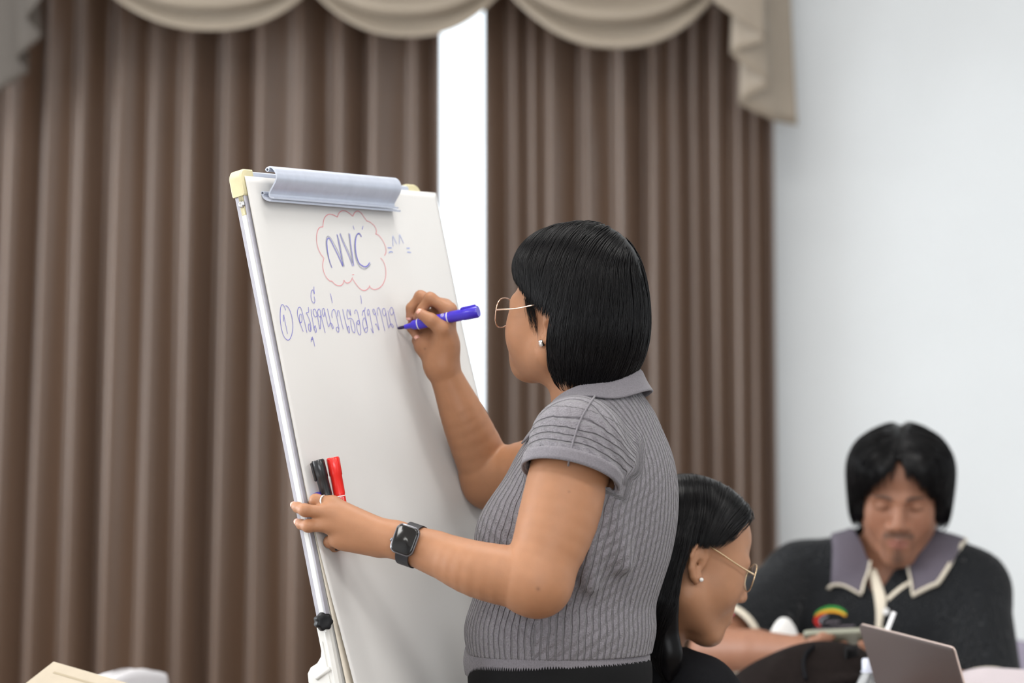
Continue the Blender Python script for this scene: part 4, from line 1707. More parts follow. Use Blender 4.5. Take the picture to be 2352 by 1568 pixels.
MH.post = hair_post1
hb, HV = body_obj('hair', MH, 0.003, M_hair, woman)
hb['label'] = 'straight black bob'
ql = H1.inv(HV)
ok = np.nonzero((ql[:, 2] > -0.02) & (MH.ev(HV + 0.002 * MH.grad(HV)) > 0))[0]
wts = 0.25 + (ql[ok, 2] > 0.06) * 1.0
st = HV[rng.choice(ok, 2600, p=wts / wts.sum())]


def part1(q_):
    g = np.zeros_like(q_)
    top = np.clip((q_[:, 2] - 0.09) / 0.05, 0, 1)
    g[:, 0] = np.sign(q_[:, 0] + 0.02) * 1.2 * top
    g[:, 1] = -0.55 * np.clip((q_[:, 1] - 0.0) / 0.06, 0, 1) * (q_[:, 2] < 0.09)
    return g


MHs = Model()
MHs.ops = MH.ops
strands('hair_strand', MHs, st, H1, hb, lambda q_, ln: (q_[:, 2] < -0.085 + 0.005 * ln + 0.10 * np.maximum(0, -q_[:, 1] - 0.05) - 0.010 * np.cos(q_[:, 0] * 25)) | ((q_[:, 1] > np.interp(q_[:, 2], [-0.12, -0.09, -0.03, 0.012, 0.030, 0.040, 0.055, 0.085, 0.14], [-0.010, -0.016, -0.026, -0.027, 0.016, 0.040, 0.066, 0.096, 0.13]))),
        nstep=34, off=(0.0002, 0.0022), part=part1, wob=0.10, rad=0.00055, seed=4)
# loose fine hairs and sideburn in front of the ear
M1s = Model()
M1s.ops = M1.ops
sb = [H1(0.074, 0.028 + 0.016 * rng.random(), 0.034 + 0.006 * rng.random()) for _ in range(70)]
strands('side_lock', M1s, sb, H1, hb, lambda q_, ln: q_[:, 2] < -0.004 + 0.010 * ln, nstep=14, ds=0.0055, off=(0.0003, 0.002), pull=(0, -0.35, -1), wob=0.16, rad=0.00022, seed=9)

glasses(H1, woman, y0=0.108, drop=0.001, wx=1.05)
# ear ring: small silver ridged bead below the lobe
ep = H1(0.0790, -0.0065, -0.030)
obj('earring', G().add(*lathe([(0.0005, -0.0055), (0.0035, -0.005), (0.005, -0.0035), (0.0042, -0.002), (0.0056, 0.0), (0.0042, 0.002), (0.005, 0.0035), (0.0035, 0.005), (0.0005, 0.0055)], ep, unit(H1.R @ np.array((0.4, 0.2, 1.0))), 18)), mat('silver', (0.8, 0.8, 0.8), 0.18, metal=1.0), woman)['label'] = 'small ridged silver earring'
# ring on the index finger
rc = P(740, 1153, 5.783)
ra = unit(P(726, 1149, 5.786) - L_mcp['index'])
rx_, ry_, _ = frame_from(ra)
obj('finger_ring', G().add(*tube([rc + (rx_ * math.cos(a) + ry_ * math.sin(a)) * 0.0108 + ra * 0.0012 * math.sin(3 * a) for a in np.linspace(0, 2 * math.pi, 29)[:-1]], 0.0013, 6, closed=True)), mat('white_metal', (0.85, 0.83, 0.82), 0.2, metal=0.7), woman)['label'] = 'white twisted ring on the index finger'

# ---- square smart watch
aw = unit(P(1000, 1270, 5.73) - WL)
nw = np.array((0.02, -1.0, 0.10))
nw = unit(nw - aw * np.dot(aw, nw))
bw_ = np.cross(nw, aw)
if bw_[2] < 0:
    bw_ = -bw_
wc = P(931, 1240, 5.7125)
watch = bpy.data.objects.new('wristwatch', None)
COL.objects.link(watch)
watch.parent = woman
watch.matrix_parent_inverse = PINV[woman.name]
PINV[watch.name] = Matrix()
watch['label'] = 'black rounded square watch with grey metal case'


def rrect(hx, hy, r, n=7):
    out = []
    for cx, cy, a0 in ((hx - r, hy - r, 0), (-hx + r, hy - r, 90), (-hx + r, -hy + r, 180), (hx - r, -hy + r, 270)):
        for k in range(n):
            a = math.radians(a0 + 90 * k / (n - 1))
            out.append((cx + r * math.cos(a), cy + r * math.sin(a)))
    return out


def slabwatch(levels):
    V, F = [], []
    n = None
    for hx, hy, r, h in levels:
        rr = rrect(hx, hy, r)
        n = len(rr)
        V += [wc + aw * p[0] + bw_ * p[1] + nw * h for p in rr]
    for l in range(len(levels) - 1):
        for i in range(n):
            F.append((l * n + i, l * n + (i + 1) % n, (l + 1) * n + (i + 1) % n, (l + 1) * n + i))
    F.append(tuple(range(n))[::-1])
    F.append(tuple((len(levels) - 1) * n + i for i in range(n)))
    return V, F


M_case = mat('grey_metal_case', (0.22, 0.22, 0.24), 0.25, metal=0.9)
M_face = mat('watch_glass', (0.008, 0.007, 0.007), 0.12, coat=0.15)
M_strap = mat('black_rubber', (0.02, 0.02, 0.024), 0.55)
obj('watch_case', G().add(*slabwatch([(0.0165, 0.020, 0.008, -0.0045), (0.0190, 0.0225, 0.010, -0.002), (0.0195, 0.023, 0.0105, 0.0015), (0.0188, 0.0223, 0.010, 0.0035)])), M_case, watch)
obj('watch_screen', G().add(*slabwatch([(0.0180, 0.0215, 0.0095, 0.0033), (0.0172, 0.0207, 0.009, 0.0048), (0.0155, 0.019, 0.008, 0.0056)])), M_face, watch)
obj('watch_crown', G().add(*lathe([(0.0015, 0), (0.0032, 0.0004), (0.0034, 0.002), (0.0028, 0.003)], wc - aw * 0.0190 + bw_ * -0.006, -aw, 16)), M_case, watch)
cenw = WL + aw * np.dot(wc - WL, aw)
rn = np.dot(wc - cenw, nw) - 0.002
V, F = [], []
ns = 48
for k in range(ns):
    a = 2 * math.pi * k / ns
    rad_ = np.array((math.cos(a), math.sin(a)))
    # superellipse ring hugging the wrist; keeps clear of the case on top
    for (wd, o_) in ((-0.0105, 0.0), (-0.0105, 0.0022), (0.0105, 0.0022), (0.0105, 0.0)):
        e_n, e_b = rn - 0.002 + o_, 0.0305 + o_
        pn = e_n * np.sign(rad_[0]) * abs(rad_[0]) ** 0.8
        pb = e_b * np.sign(rad_[1]) * abs(rad_[1]) ** 0.8
        V.append(cenw + nw * pn + bw_ * pb + aw * wd)
for k in range(ns):
    for l in range(4):
        F.append((k * 4 + l, k * 4 + (l + 1) % 4, ((k + 1) % ns) * 4 + (l + 1) % 4, ((k + 1) % ns) * 4 + l))
obj('watch_strap', G().add(V, F), M_strap, watch, sharp=40)

# ------------------------------------------------------------------ markers
def marker(name, tip, end, color, label, open_=False, dark_tip=(0.02, 0.01, 0.06)):
    ax = unit(np.asarray(end) - np.asarray(tip))
    L = float(np.linalg.norm(np.asarray(end) - np.asarray(tip)))
    root = empty(name, tuple(tip), label, 'marker pen', 'permanent markers the woman holds')
    m = mat(name + '_plastic', color, 0.3, coat=0.4)
    mb = mat(name + '_band', (0.82, 0.80, 0.78), 0.35)
    if open_:
        prof = [(0.0030, 0.0125), (0.0036, 0.0128), (0.0046, 0.0235), (0.0064, 0.0255), (0.0078, 0.029), (0.0080, 0.036), (0.0086, 0.0362), (0.0086, L * 0.66)]
        obj('barrel', G().add(*lathe(prof, tip, ax, 28)), m, root, sharp=40)
        obj('felt_tip', G().add(*lathe([(0.0006, 0.0), (0.0020, 0.0015), (0.0026, 0.006), (0.0027, 0.0135)], tip, ax, 14)), mat(name + '_felt', dark_tip, 0.7), root)
        obj('cap', G().add(*lathe([(0.0088, L * 0.655), (0.0093, L * 0.66), (0.0093, L * 0.80), (0.0100, L * 0.815), (0.0103, L * 0.985), (0.0090, L)], tip, ax, 44, flute=(22, 0.0004, 3, 4))), m, root, sharp=40)
        bands = (0.0362, L * 0.625)
        x_, y_, _ = frame_from(ax)
        up = unit(np.array((0, -0.3, 1.0)) - ax * np.dot(np.array((0, -0.3, 1.0)), ax))
        sd = np.cross(ax, up)
        V, F = box((-0.0035, L * 0.80, 0.0085), (0.0035, L * 0.985, 0.0118), 0.0012)
        obj('clip', G().add(xform(V, tip, sd, ax, up), F), m, root)
    else:
        prof = [(0.0074, 0.0), (0.0084, 0.001), (0.0086, L * 0.60)]
        obj('barrel', G().add(*lathe(prof, tip, ax, 28)), m, root, sharp=40)
        obj('cap', G().add(*lathe([(0.0086, L * 0.60), (0.0090, L * 0.602), (0.0092, L * 0.80), (0.0099, L * 0.805), (0.0101, L * 0.985), (0.0088, L), (0.0080, L * 0.995)], tip, ax, 44, flute=(22, 0.0005, 3, 4))), m, root, sharp=40)
        bands = (L * 0.578,)
        cd = np.array((-1.0, -0.2, 0)) if name.startswith('black') else np.array((0.3, 1.0, 0))
        up = unit(cd - ax * np.dot(cd, ax))
        sd = np.cross(ax, up)
        V, F = box((-0.0032, L * 0.78, 0.0080), (0.0032, L * 0.985, 0.0122), 0.0012)
        obj('clip', G().add(xform(V, tip, sd, ax, up), F), m, root)
    for b in bands:
        obj('white_band', G().add(*lathe([(0.0087, b - 0.0006), (0.0090, b - 0.0004), (0.0090, b + 0.0008), (0.0087, b + 0.001)], tip, ax, 28)), mb, root)
    return root, ax, L


ENDB = P(1099, 714.5, dT - 0.045)
mk, axb, Lb = marker('blue_marker', TIP, ENDB, lin(62, 44, 196), 'blue marker pen whose tip touches the paper', True)
M_print = mat('white_print', (0.75, 0.74, 0.75), 0.5)


def print_bits(root, tip, ax, segs, r, facing):
    """small printed marks lying on a barrel: list of polylines in (along, across) metres"""
    up = unit(np.asarray(facing, float) - ax * np.dot(np.asarray(facing, float), ax))
    sd = np.cross(up, ax)
    g = G()
    for s_ in segs:
        pts = []
        for al_, ac in s_:
            an = ac / r
            pts.append(np.asarray(tip) + ax * al_ + (up * math.cos(an) + sd * math.sin(an)) * (r + 0.0001))
        g.add(*tube(pts, 0.00035, 5))
    obj('printed_mark', g, M_print, root)


def ringmark(cx, cy, rx, ry):
    return [(cx + rx * math.cos(a), cy + ry * math.sin(a)) for a in np.linspace(0, 2 * math.pi, 15)]


print_bits(mk, TIP, axb, [ringmark(Lb * 0.58, 0.0045, 0.0026, 0.0030), ringmark(Lb * 0.58, 0.0045, 0.0012, 0.0016)] +
           [[(0.040 + 0.004 * i, 0.0052), (0.0425 + 0.004 * i, 0.0052 + 0.0006 * (i % 2))] for i in range(6)], 0.0086, (0, -1, 0.25))
bk0, bk1 = P(782, 1262, 5.806), P(729, 1056, 5.806)
marker('black_marker', bk0, bk1, (0.012, 0.012, 0.014), 'capped black marker pen standing in the watch hand, beside the red one')
rd0, rd1 = P(803, 1262, 5.815), P(764, 1050, 5.815)
cb0, cb1 = P(737, 1166, 5.812), P(729, 1134, 5.806)
cbx = unit(cb1 - cb0)
tag(obj('marker_cap', G().add(*lathe([(0.0062, 0.0), (0.0078, 0.0), (0.0080, 0.022), (0.0070, 0.0235)], cb0, cbx, 24)), mat('blue_cap_plastic', lin(62, 44, 196), 0.3)), 'loose blue marker cap held behind the ring finger', 'marker cap')
mr_, axr, Lr = marker('red_marker', rd0, rd1, lin(228, 40, 34), 'capped red marker pen standing in the watch hand')
print_bits(mr_, rd0, axr, [[(Lr * 0.565, -0.003), (Lr * 0.565, 0.003), (Lr * 0.535, 0.003), (Lr * 0.535, -0.003), (Lr * 0.565, -0.003)], [(Lr * 0.55, -0.001), (Lr * 0.55, 0.003)]], 0.0088, (0.35, -1, 0))

# ------------------------------------------------------------------ tables and chairs of the hall
M_cloth = mat('white_tablecloth', (0.76, 0.74, 0.76), 0.8, noise=0.02, nscale=30, bump=0.1, bscale=800)
M_chairfab = mat('lavender_grey_fabric', lin(150, 143, 160), 0.85, noise=0.05, nscale=200)
TZ = 0.745


def round_table(cx, cy, r, label):
    t = empty('banquet_table', (cx, cy, 0), label, 'table', 'round banquet tables under cloths')
    obj('tabletop', G().add(*lathe([(0.01, TZ - 0.035), (r - 0.03, TZ - 0.035), (r - 0.02, TZ - 0.028), (r - 0.02, TZ - 0.012), (r - 0.03, TZ - 0.006), (0.01, TZ - 0.006)], (cx, cy, 0), seg=40)), M_white, t, sharp=40)
    for k in range(4):
        a = math.pi / 4 + math.pi / 2 * k
        x, y = cx + 0.55 * r * math.cos(a), cy + 0.55 * r * math.sin(a)
        obj('leg', G().add(*tube([(x, y, 0.0), (x, y, TZ - 0.035)], 0.015, 10)), M_alu, t)
    prof = [(0.01, TZ), (r - 0.02, TZ), (r - 0.006, TZ - 0.006), (r, TZ - 0.03)] + [(r + 0.004 + 0.004 * i, TZ - 0.055 - 0.03 * i) for i in range(4)]
    V, F = [], []
    seg = 120
    for i, (rr, h) in enumerate(prof):
        for k in range(seg):
            a = 2 * math.pi * k / seg
            fold = 0.02 * max(0, (TZ - h) / 0.7) * math.sin(15 * a + 0.6 * math.sin(3 * a))
            V.append((cx + (rr + fold) * math.cos(a), cy + (rr + fold) * math.sin(a), h))
    for i in range(len(prof) - 1):
        for k in range(seg):
            F.append((i * seg + k, (i + 1) * seg + k, (i + 1) * seg + (k + 1) % seg, i * seg + (k + 1) % seg))
    F.append(tuple(range(seg)))
    return obj('tablecloth', G().add(V, F), M_cloth)


tc1 = round_table(0.86, 6.72, 0.62, 'round banquet table between the seated woman and the seated man')
tag(tc1, 'white cloth on the table that carries the laptop', 'tablecloth')
tc2 = round_table(-1.02, 5.25, 0.55, 'round banquet table under the tan folder, beside the flip chart')
tag(tc2, 'white cloth on the table that carries the tan folder', 'tablecloth')


def chair(cx, cy, ang, hw, top, label, m, group, cover=False):
    """banquet chair; ang is the way the sitter faces"""
    f = np.array((math.cos(ang), math.sin(ang), 0))
    l = np.array((-f[1], f[0], 0))
    o = np.array((cx, cy, 0.0))
    t = empty('banquet_chair', (cx, cy, 0), label, 'chair', group)
    z = np.array((0, 0, 1.0))
    V, F = box((-0.21, -hw, 0.40), (0.22, hw, 0.47), 0.025)
    obj('seat', G().add(xform(V, o, f, l, z), F), m, t)

    def back(s, tt):
        a = math.pi * (s * 2 - 1)
        yy = hw * np.sign(math.sin(a)) * abs(math.sin(a)) ** 0.6
        th = 0.032 * np.sign(math.cos(a)) * abs(math.cos(a)) ** 0.7
        sc = 1.0 if tt < 0.8 else math.sqrt(max(0.0, 1 - ((tt - 0.8) / 0.2) ** 2)) * 0.75 + 0.25 * (1 - (tt - 0.8) / 0.2)
        h = 0.44 + (top - 0.44) * (tt if tt < 0.8 else 0.8 + 0.2 * math.sin((tt - 0.8) / 0.2 * math.pi / 2))
        zz = 0.10 * tt
        return o + f * (-0.20 - zz + th * (0.4 + 0.6 * sc)) + l * yy * (0.72 + 0.28 * sc) * (1 if tt < 1 else 0.85) + z * (h - (0.02 * (yy / hw) ** 2 if tt > 0.8 else 0))
    V, F = grid(back, 48, 24)
    g = G().add(V, F)
    g.f.append(tuple(range(24 * 49, 25 * 49 - 1)))
    obj('backrest', g, m, t)
    if cover:
        V, F = [], []
        for i, h in enumerate((0.445, 0.3, 0.15, 0.03)):
            for k in range(60):
                a = 2 * math.pi * k / 60
                c, s_ = math.cos(a), math.sin(a)
                rr = 1 + 0.03 * i * (0.5 + 0.5 * math.sin(14 * a))
                V.append(o + f * (0.0 + 0.235 * np.sign(c) * abs(c) ** 0.4 * rr) + l * (hw + 0.01) * np.sign(s_) * abs(s_) ** 0.4 * rr + z * h)
        for i in range(3):
            for k in range(60):
                F.append((i * 60 + k, i * 60 + (k + 1) % 60, (i + 1) * 60 + (k + 1) % 60, (i + 1) * 60 + k))
        obj('chair_skirt', G().add(V, F), m, t)
    for sx in (-1, 1):
        for sy in (-1, 1):
            p = o + f * 0.18 * sx + l * (hw - 0.03) * sy
            obj('leg', G().add(*tube([p + z * 0.41, p + f * 0.02 * sx], 0.012, 8)), M_alu, t)
    return t


chair(0.775, 7.62, math.radians(-95), 0.305, 0.865, 'lavender grey upholstered chair behind the man in the dark polo', M_chairfab, None)
chair(0.20, 6.30, math.radians(25), 0.23, 0.80, 'chair under the seated woman in black, hidden behind the standing woman', M_chairfab, None)
chair(-0.995, 7.17, math.radians(163), 0.21, 0.842, 'white covered chair behind the tan folder', M_cloth, None, True)

# ------------------------------------------------------------------ the man in the dark polo shirt
SK2 = (0.28, 0.130, 0.078)
OM = np.array((0.738, 7.45, 0.0))
BM = Frame(OM, (-0.20, -1.0, 0))
man = empty('person', tuple(OM), 'person with moustache and centre parted black hair in a dark polo shirt, seated looking down', 'person')
fm_, um_ = tilt((-0.13, -1.0), math.radians(-15), math.radians(2))
HM = Frame(P(2068, 1140, 7.38), fm_, um_, 1.0)
MEL, MWR = P(1640, 1492, 7.24), P(1840, 1494, 7.08)
MSR = BM(-0.172, 0.015, 0.985)
MSL = BM(0.150, 0.015, 0.965)
MEL2, MWR2 = P(2262, 1600, 7.22), P(2080, 1560, 7.02)
MH_ = P(1880, 1482, 7.05)


def torso2(M, e=0.0):
    R = BM.R
    M.ell(BM(0, 0.02, 0.56), (0.175 + e, 0.14 + e, 0.14 + e), R, 0.05)
    M.ell(BM(0, 0.03, 0.70), (0.172 + e, 0.135 + e, 0.17 + e), R, 0.05)
    M.ell(BM(0, 0.0, 0.86), (0.182 + e, 0.122 + e, 0.17 + e), R, 0.05)
    for sx in (-1, 1):
        M.ell(BM(sx * 0.08, 0.06, 0.90), (0.085 + e, 0.055 + e, 0.07 + e), R, 0.04)
        M.cone(BM(sx * 0.150, 0.0, 0.985), BM(sx * 0.05, -0.02, 1.03), 0.055 + e, 0.044 + e, 0.05)
    M.cone(BM(0, -0.02, 1.01), BM(0, -0.005, 1.045), 0.066 + e, 0.060 + e, 0.04)


MM = Model()
torso2(MM, -0.006)
MM.cone(BM(0, -0.015, 1.02), HM(0, -0.020, -0.05), 0.060, 0.058, 0.03)
head(MM, HM, wide=0.95, jaw=0.98, cheek=-0.002, lids=0.95, nose=1.15, mouth=0.55)
MM.chain([MSR, MEL], [0.056, 0.044], k=0.01, k0=0.03)
MM.chain([MEL, P(1735, 1492, 7.16), MWR], [0.045, 0.038, 0.026], k=0.008)
MM.chain([MSL, MEL2], [0.056, 0.044], k=0.01, k0=0.03)
MM.chain([MEL2, MEL2 * 0.5 + MWR2 * 0.5, MWR2], [0.044, 0.037, 0.026], k=0.008)
ph_c = P(1948, 1466, 7.03)


def simple_hand(M, wrist, knuck, fingers, thumb):
    for k_ in knuck:
        M.cone(wrist, k_, 0.022, 0.0125, 0.014)
    for k_, f_ in zip(knuck, fingers):
        M.chain([k_] + list(f_), [0.0112, 0.0096, 0.0088, 0.0074][:len(f_) + 1], k=0.004, k0=0.008)
    M.chain(thumb, [0.017, 0.0125, 0.0108, 0.009][:len(thumb)], k=0.006, k0=0.014)


# his right hand lies under the phone's left end, the thumb on top
kn = [P(1876 + i * 2, 1479 + i * 7, 7.065 - 0.022 * i + 0.02) for i in range(4)]
simple_hand(MM, MWR, kn, [[P(1900 + 3 * i, 1476 + 4 * i, 7.07 - 0.02 * i + 0.02), P(1922 + 2 * i, 1478 + 2 * i, 7.07 - 0.02 * i + 0.01), P(1940, 1479, 7.07 - 0.02 * i)] for i in range(4)],
            [P(1852, 1484, 7.05), P(1872, 1472, 7.02), P(1890, 1464, 7.01), P(1908, 1460, 7.01)])
kn2 = [P(2030 - 2 * i, 1515 - 4 * i, 7.0 + 0.018 * i) for i in range(4)]
simple_hand(MM, MWR2, kn2, [[P(2006, 1492 - i, 7.0 + 0.018 * i), P(1990, 1482, 7.0 + 0.018 * i), P(1978, 1478, 7.0 + 0.018 * i)] for i in range(4)],
            [P(2050, 1530, 7.0), P(2030, 1490, 6.985), P(2010, 1470, 6.985), P(1996, 1461, 6.99)])
body_obj('body', MM, 0.003, M_skin, man, lambda V: head_tint(V, HM, SK2, (0.25, 0.10, 0.072), (0.03, 0.02, 0.016), (0.035, 0.022, 0.017)))
add_eyes(HM, man, (0, 0.75, -0.8))

M_polo = mat('dark_polo', (0.0105, 0.0115, 0.0132), 0.9, noise=0.05, nscale=500, bump=0.12, bscale=900, sheen=0.12, spec=0.2)
M_pcol = mat('grey_violet_collar', (0.095, 0.082, 0.105), 0.9, noise=0.1, nscale=400)
M_pcream = mat('cream_trim', (0.62, 0.56, 0.46), 0.85)


def armcone(M, a, b, ra, rb, t0, ext, e):
    """sleeve: cone from a towards b that ends flat at fraction t0"""
    ax = unit(b - a)
    end = a + (b - a) * t0
    M.cone(a, a + (b - a) * (t0 + 0.12), ra + e, rb + e, 0.02, cut=(end + ax * ext, ax))


PO, PI_ = Model(), Model()
for Mx, e, ext in ((PO, 0.010, 0.0), (PI_, 0.006, 0.02)):
    torso2(Mx, e)
    armcone(Mx, MSR, MEL, 0.064, 0.060, 0.84, ext, e)
    armcone(Mx, MSL, MEL2, 0.066, 0.064, 1.0, ext, e)
    Mx.cone(BM(-0.10, 0.02, 1.0), MSR, 0.058 + e, 0.064 + e, 0.03)
    Mx.cone(BM(0.10, 0.02, 1.0), MSL, 0.058 + e, 0.064 + e, 0.03)
    # creases
    Mx.cone(BM(0.12, 0.085, 0.95), BM(0.09, 0.135, 0.80), 0.010 + e, 0.004 + e, 0.03)
    Mx.cone(BM(0.165, 0.05, 0.90), BM(0.13, 0.11, 0.76), 0.012 + e, 0.004 + e, 0.03)
    Mx.cone(BM(-0.14, 0.085, 0.94), BM(-0.12, 0.13, 0.82), 0.012 + e, 0.004 + e, 0.03)
PNC, PNN = BM(0, -0.01, 1.062), unit(BM.R @ np.array((0, 0.35, 1.0)))


PNCUT = ['cone', BM(0, 0.006, 1.03), HM(0, -0.02, -0.02), 0.071, 0.071]


class Polo(Model):
    def fin(s, d, di, x):
        q_ = BM.inv(x)
        sh = np.maximum(d, -di)
        sh = np.maximum(sh, -prim(PNCUT, x))
        sh = np.maximum(sh, 0.46 - q_[..., 2])
        vx = q_[..., 0] + 0.022
        wedge = np.minimum((q_[..., 2] - 0.962) * 0.62 - np.abs(vx), q_[..., 1] - 0.0)
        return np.maximum(sh, wedge)

    def evb(s, cen, x, R):
        keep, s.post = s.post, None
        d = Model.evb(s, cen, x, R)
        s.post = keep
        return s.fin(d, PI_.evb(cen, x, R), x)


PS = Polo()
PS.ops = PO.ops
PS.post = lambda d, x: PS.fin(d, PI_.ev(x), x)
polo, _ = body_obj('polo_shirt', PS, 0.0034, M_polo, man)
polo['label'] = 'dark charcoal polo shirt'


def decal(name, M, A, B, d0, m, parent, off=0.002, n=4, sub=6, th=0.0012):
    A, B = catmull(A, sub) if len(A) > 2 else np.linspace(A[0], A[1], sub + 1), catmull(B, sub) if len(B) > 2 else np.linspace(B[0], B[1], sub + 1)
    px = np.array([A[i] + (B[i] - A[i]) * j / n for j in range(n + 1) for i in range(len(A))])
    X = trace(M, px, d0, off)
    w_ = len(A)
    V, F = grid(lambda s, t: X[int(round(t * n)) * w_ + int(round(s * (w_ - 1)))], w_ - 1, n, thick=th)
    return obj(name, G().add(V, F), m, parent)


decal('placket', PO, [(1994, 1306), (2003, 1345), (2010, 1385), (2012, 1425), (2006, 1490)], [(2012, 1306), (2034, 1368), (2034, 1395), (2026, 1432), (2022, 1490)], 7.2, M_pcream, polo, 0.001)
decal('placket_edge', PO, [(2036, 1372), (2064, 1348), (2092, 1330), (2106, 1318)], [(2040, 1380), (2069, 1355), (2096, 1337), (2111, 1324)], 7.2, M_pcream, polo, 0.001, n=2)
bt = trace(PO, [(2035, 1404)], 7.2, 0.002)[0]
obj('button', G().add(*lathe([(0.0062, 0), (0.0066, 0.0012), (0.005, 0.0022), (0.003, 0.0016)], bt, (0, -1, 0.1), 16)), mat('pearl_button', (0.7, 0.7, 0.7), 0.25), polo)


def polo_collar(s, t, trim=False):
    a = math.radians(-150 + 300 * s)
    front = max(0, (abs(a) - 1.0) / 1.62)
    ca, sa = math.cos(a), math.sin(a)
    rx, ry = 0.068, 0.074
    ztop = 1.082 - 0.024 * (1 - ca) * 0.9 - 0.012 * front
    drop = 0.046 + 0.036 * front
    if t < 0.3:
        q_ = t / 0.3
        r_, z_ = -0.005 * (1 - q_), ztop - 0.035 * (1 - q_)
    else:
        q_ = (t - 0.3) / 0.7
        r_ = 0.004 + (0.020 + 0.026 * abs(sa) ** 2) * q_ ** 1.1
        z_ = ztop + 0.003 * math.sin(math.pi * min(1, q_ * 2)) - drop * q_
    return BM((rx + r_) * sa, 0.002 - (ry + r_) * ca, z_)


CA, (V, F) = collar_mesh(polo_collar, 60, 20, PO, 0.0045, 0.003)
pc = obj('collar', G().add(V, F), M_pcol, polo)
rimc = np.concatenate([CA[6:, 0], CA[-1, 1:-1], CA[6:, -1][::-1]])
rn_ = PO.grad(rimc)
V, F = tube(rimc + rn_ * 0.0015, 0.0048, 8, flat=0.5, hint=(0, 0, 1))
obj('collar_stripe', G().add(V, F), M_pcream, pc)
for a_, b_, tt_ in ((MSR, MEL, 0.84), (MSL, MEL2, 1.0)):
    ax = unit(b_ - a_)
    e_ = a_ + (b_ - a_) * tt_
    xx, yy, _ = frame_from(ax)
    band('sleeve_hem', lambda a, t, o, e_=e_, xx=xx, yy=yy, ax=ax: e_ + ax * (-0.012 + 0.016 * t) + (xx * math.cos(a) + yy * math.sin(a)) * ((0.0712 if tt_ < 0.87 else 0.0745) + o), 80, 3, 0, M_pcream, polo, 0.0002)
# breast emblem: green, amber and red arcs over unreadable embroidery
logo = [((47, 140, 60), [(1871, 1409), (1884, 1398), (1905, 1391), (1928, 1394), (1944, 1405)], [(1871, 1414), (1885, 1404), (1906, 1399), (1928, 1402), (1944, 1411)]),
        ((226, 160, 40), [(1871, 1414), (1885, 1404), (1906, 1399), (1928, 1402), (1944, 1411)], [(1874, 1418), (1888, 1410), (1908, 1406), (1928, 1409), (1942, 1416)]),
        ((196, 40, 36), [(1884, 1409), (1873, 1416), (1869, 1425), (1873, 1434), (1882, 1440)], [(1900, 1409), (1884, 1415), (1878, 1424), (1879, 1431), (1886, 1438)]),
        ((150, 150, 158), [(1898, 1413), (1886, 1419), (1882, 1426), (1884, 1433)], [(1904, 1414), (1891, 1420), (1886, 1427), (1888, 1434)])]
lg = None
for i, (c, A, Bq) in enumerate(logo):
    o_ = decal('emblem_arc', PO, A, Bq, 7.2, mat('emblem_thread_%d' % i, lin(*c), 0.8), polo, 0.001 + 0.0003 * i, n=2)
g = G()
for (x0, x1, yy, amp_) in ((1893, 1928, 1428, 6), (1932, 1962, 1438, 4), (1868, 1905, 1444, 2), (1906, 1936, 1440, 2), (1938, 1972, 1446, 2)):
    px = [(x, yy + amp_ * 0.5 * math.sin((x - x0) * 1.1) * (0.7 + 0.3 * math.sin(x * 0.7))) for x in np.linspace(x0, x1, 26)]
    g.add(*tube(trace(PO, px, 7.2, 0.0015), 0.0013, 5))
obj('embroidery', g, mat('grey_thread', lin(120, 112, 120), 0.8), polo)['kind'] = 'stuff'

# trousers
MT2 = Model()
MT2.ell(BM(0, 0.0, 0.56), (0.18, 0.15, 0.12), BM.R, 0.05)
for sx in (-1, 1):
    MT2.chain([BM(sx * 0.09, 0.02, 0.55), BM(sx * 0.12, 0.44, 0.53), BM(sx * 0.12, 0.46, 0.08)], [0.09, 0.065, 0.055], k=0.03)
    MT2.cone(BM(sx * 0.12, 0.44, 0.045), BM(sx * 0.13, 0.60, 0.035), 0.042, 0.033, 0.02)
MT2.post = lambda d, x: np.maximum(np.maximum(d, x[..., 2] - 0.60), 0.003 - x[..., 2])
body_obj('trousers', MT2, 0.008, M_trouser, man)

# hair: centre parted, over the ears
MH2 = Model()
R = HM.R
MH2.ell(HM(0, -0.012, 0.050), np.array((0.094, 0.112, 0.090)), R, 0.02)
for sx in (-1, 1):
    MH2.ell(HM(sx * 0.040, 0.030, 0.070), np.array((0.060, 0.080, 0.062)), R, 0.02)
    MH2.ell(HM(sx * 0.076, -0.004, 0.000), np.array((0.024, 0.062, 0.066)), R, 0.03)
MH2.ell(HM(0, -0.060, -0.010), np.array((0.082, 0.060, 0.080)), R, 0.03)


def hp2(d, X):
    q_ = HM.inv(X)
    x, y, z = q_[..., 0], q_[..., 1], q_[..., 2]
    zh = 0.088 - 0.052 * np.minimum(1.5, (np.abs(x + 0.000) / 0.058)) ** 1.2
    ys = np.interp(z, [-0.08, -0.03, 0.02, 0.05], [0.004, 0.022, 0.036, 0.03])
    d = smax(d, np.minimum(zh - z, y - ys) * 0.8, 0.006)
    lo = -0.052 - 0.045 * npss(-0.01, -0.06, y) + 0.5 * np.maximum(0, y)
    d = smax(d, lo - z, 0.012)
    part = 0.006 * np.exp(-((x + 0.004) / 0.006) ** 2) * (z > 0.08)
    return d + part


MH2.post = hp2
hb2, HV2 = body_obj('hair', MH2, 0.0032, M_hair, man)
hb2['label'] = 'thick black centre parted hair'
q2 = HM.inv(HV2)
ok = np.nonzero((q2[:, 2] > 0.0))[0]
st = HV2[rng.choice(ok, 1300)]
MH2s = Model()
MH2s.ops = MH2.ops


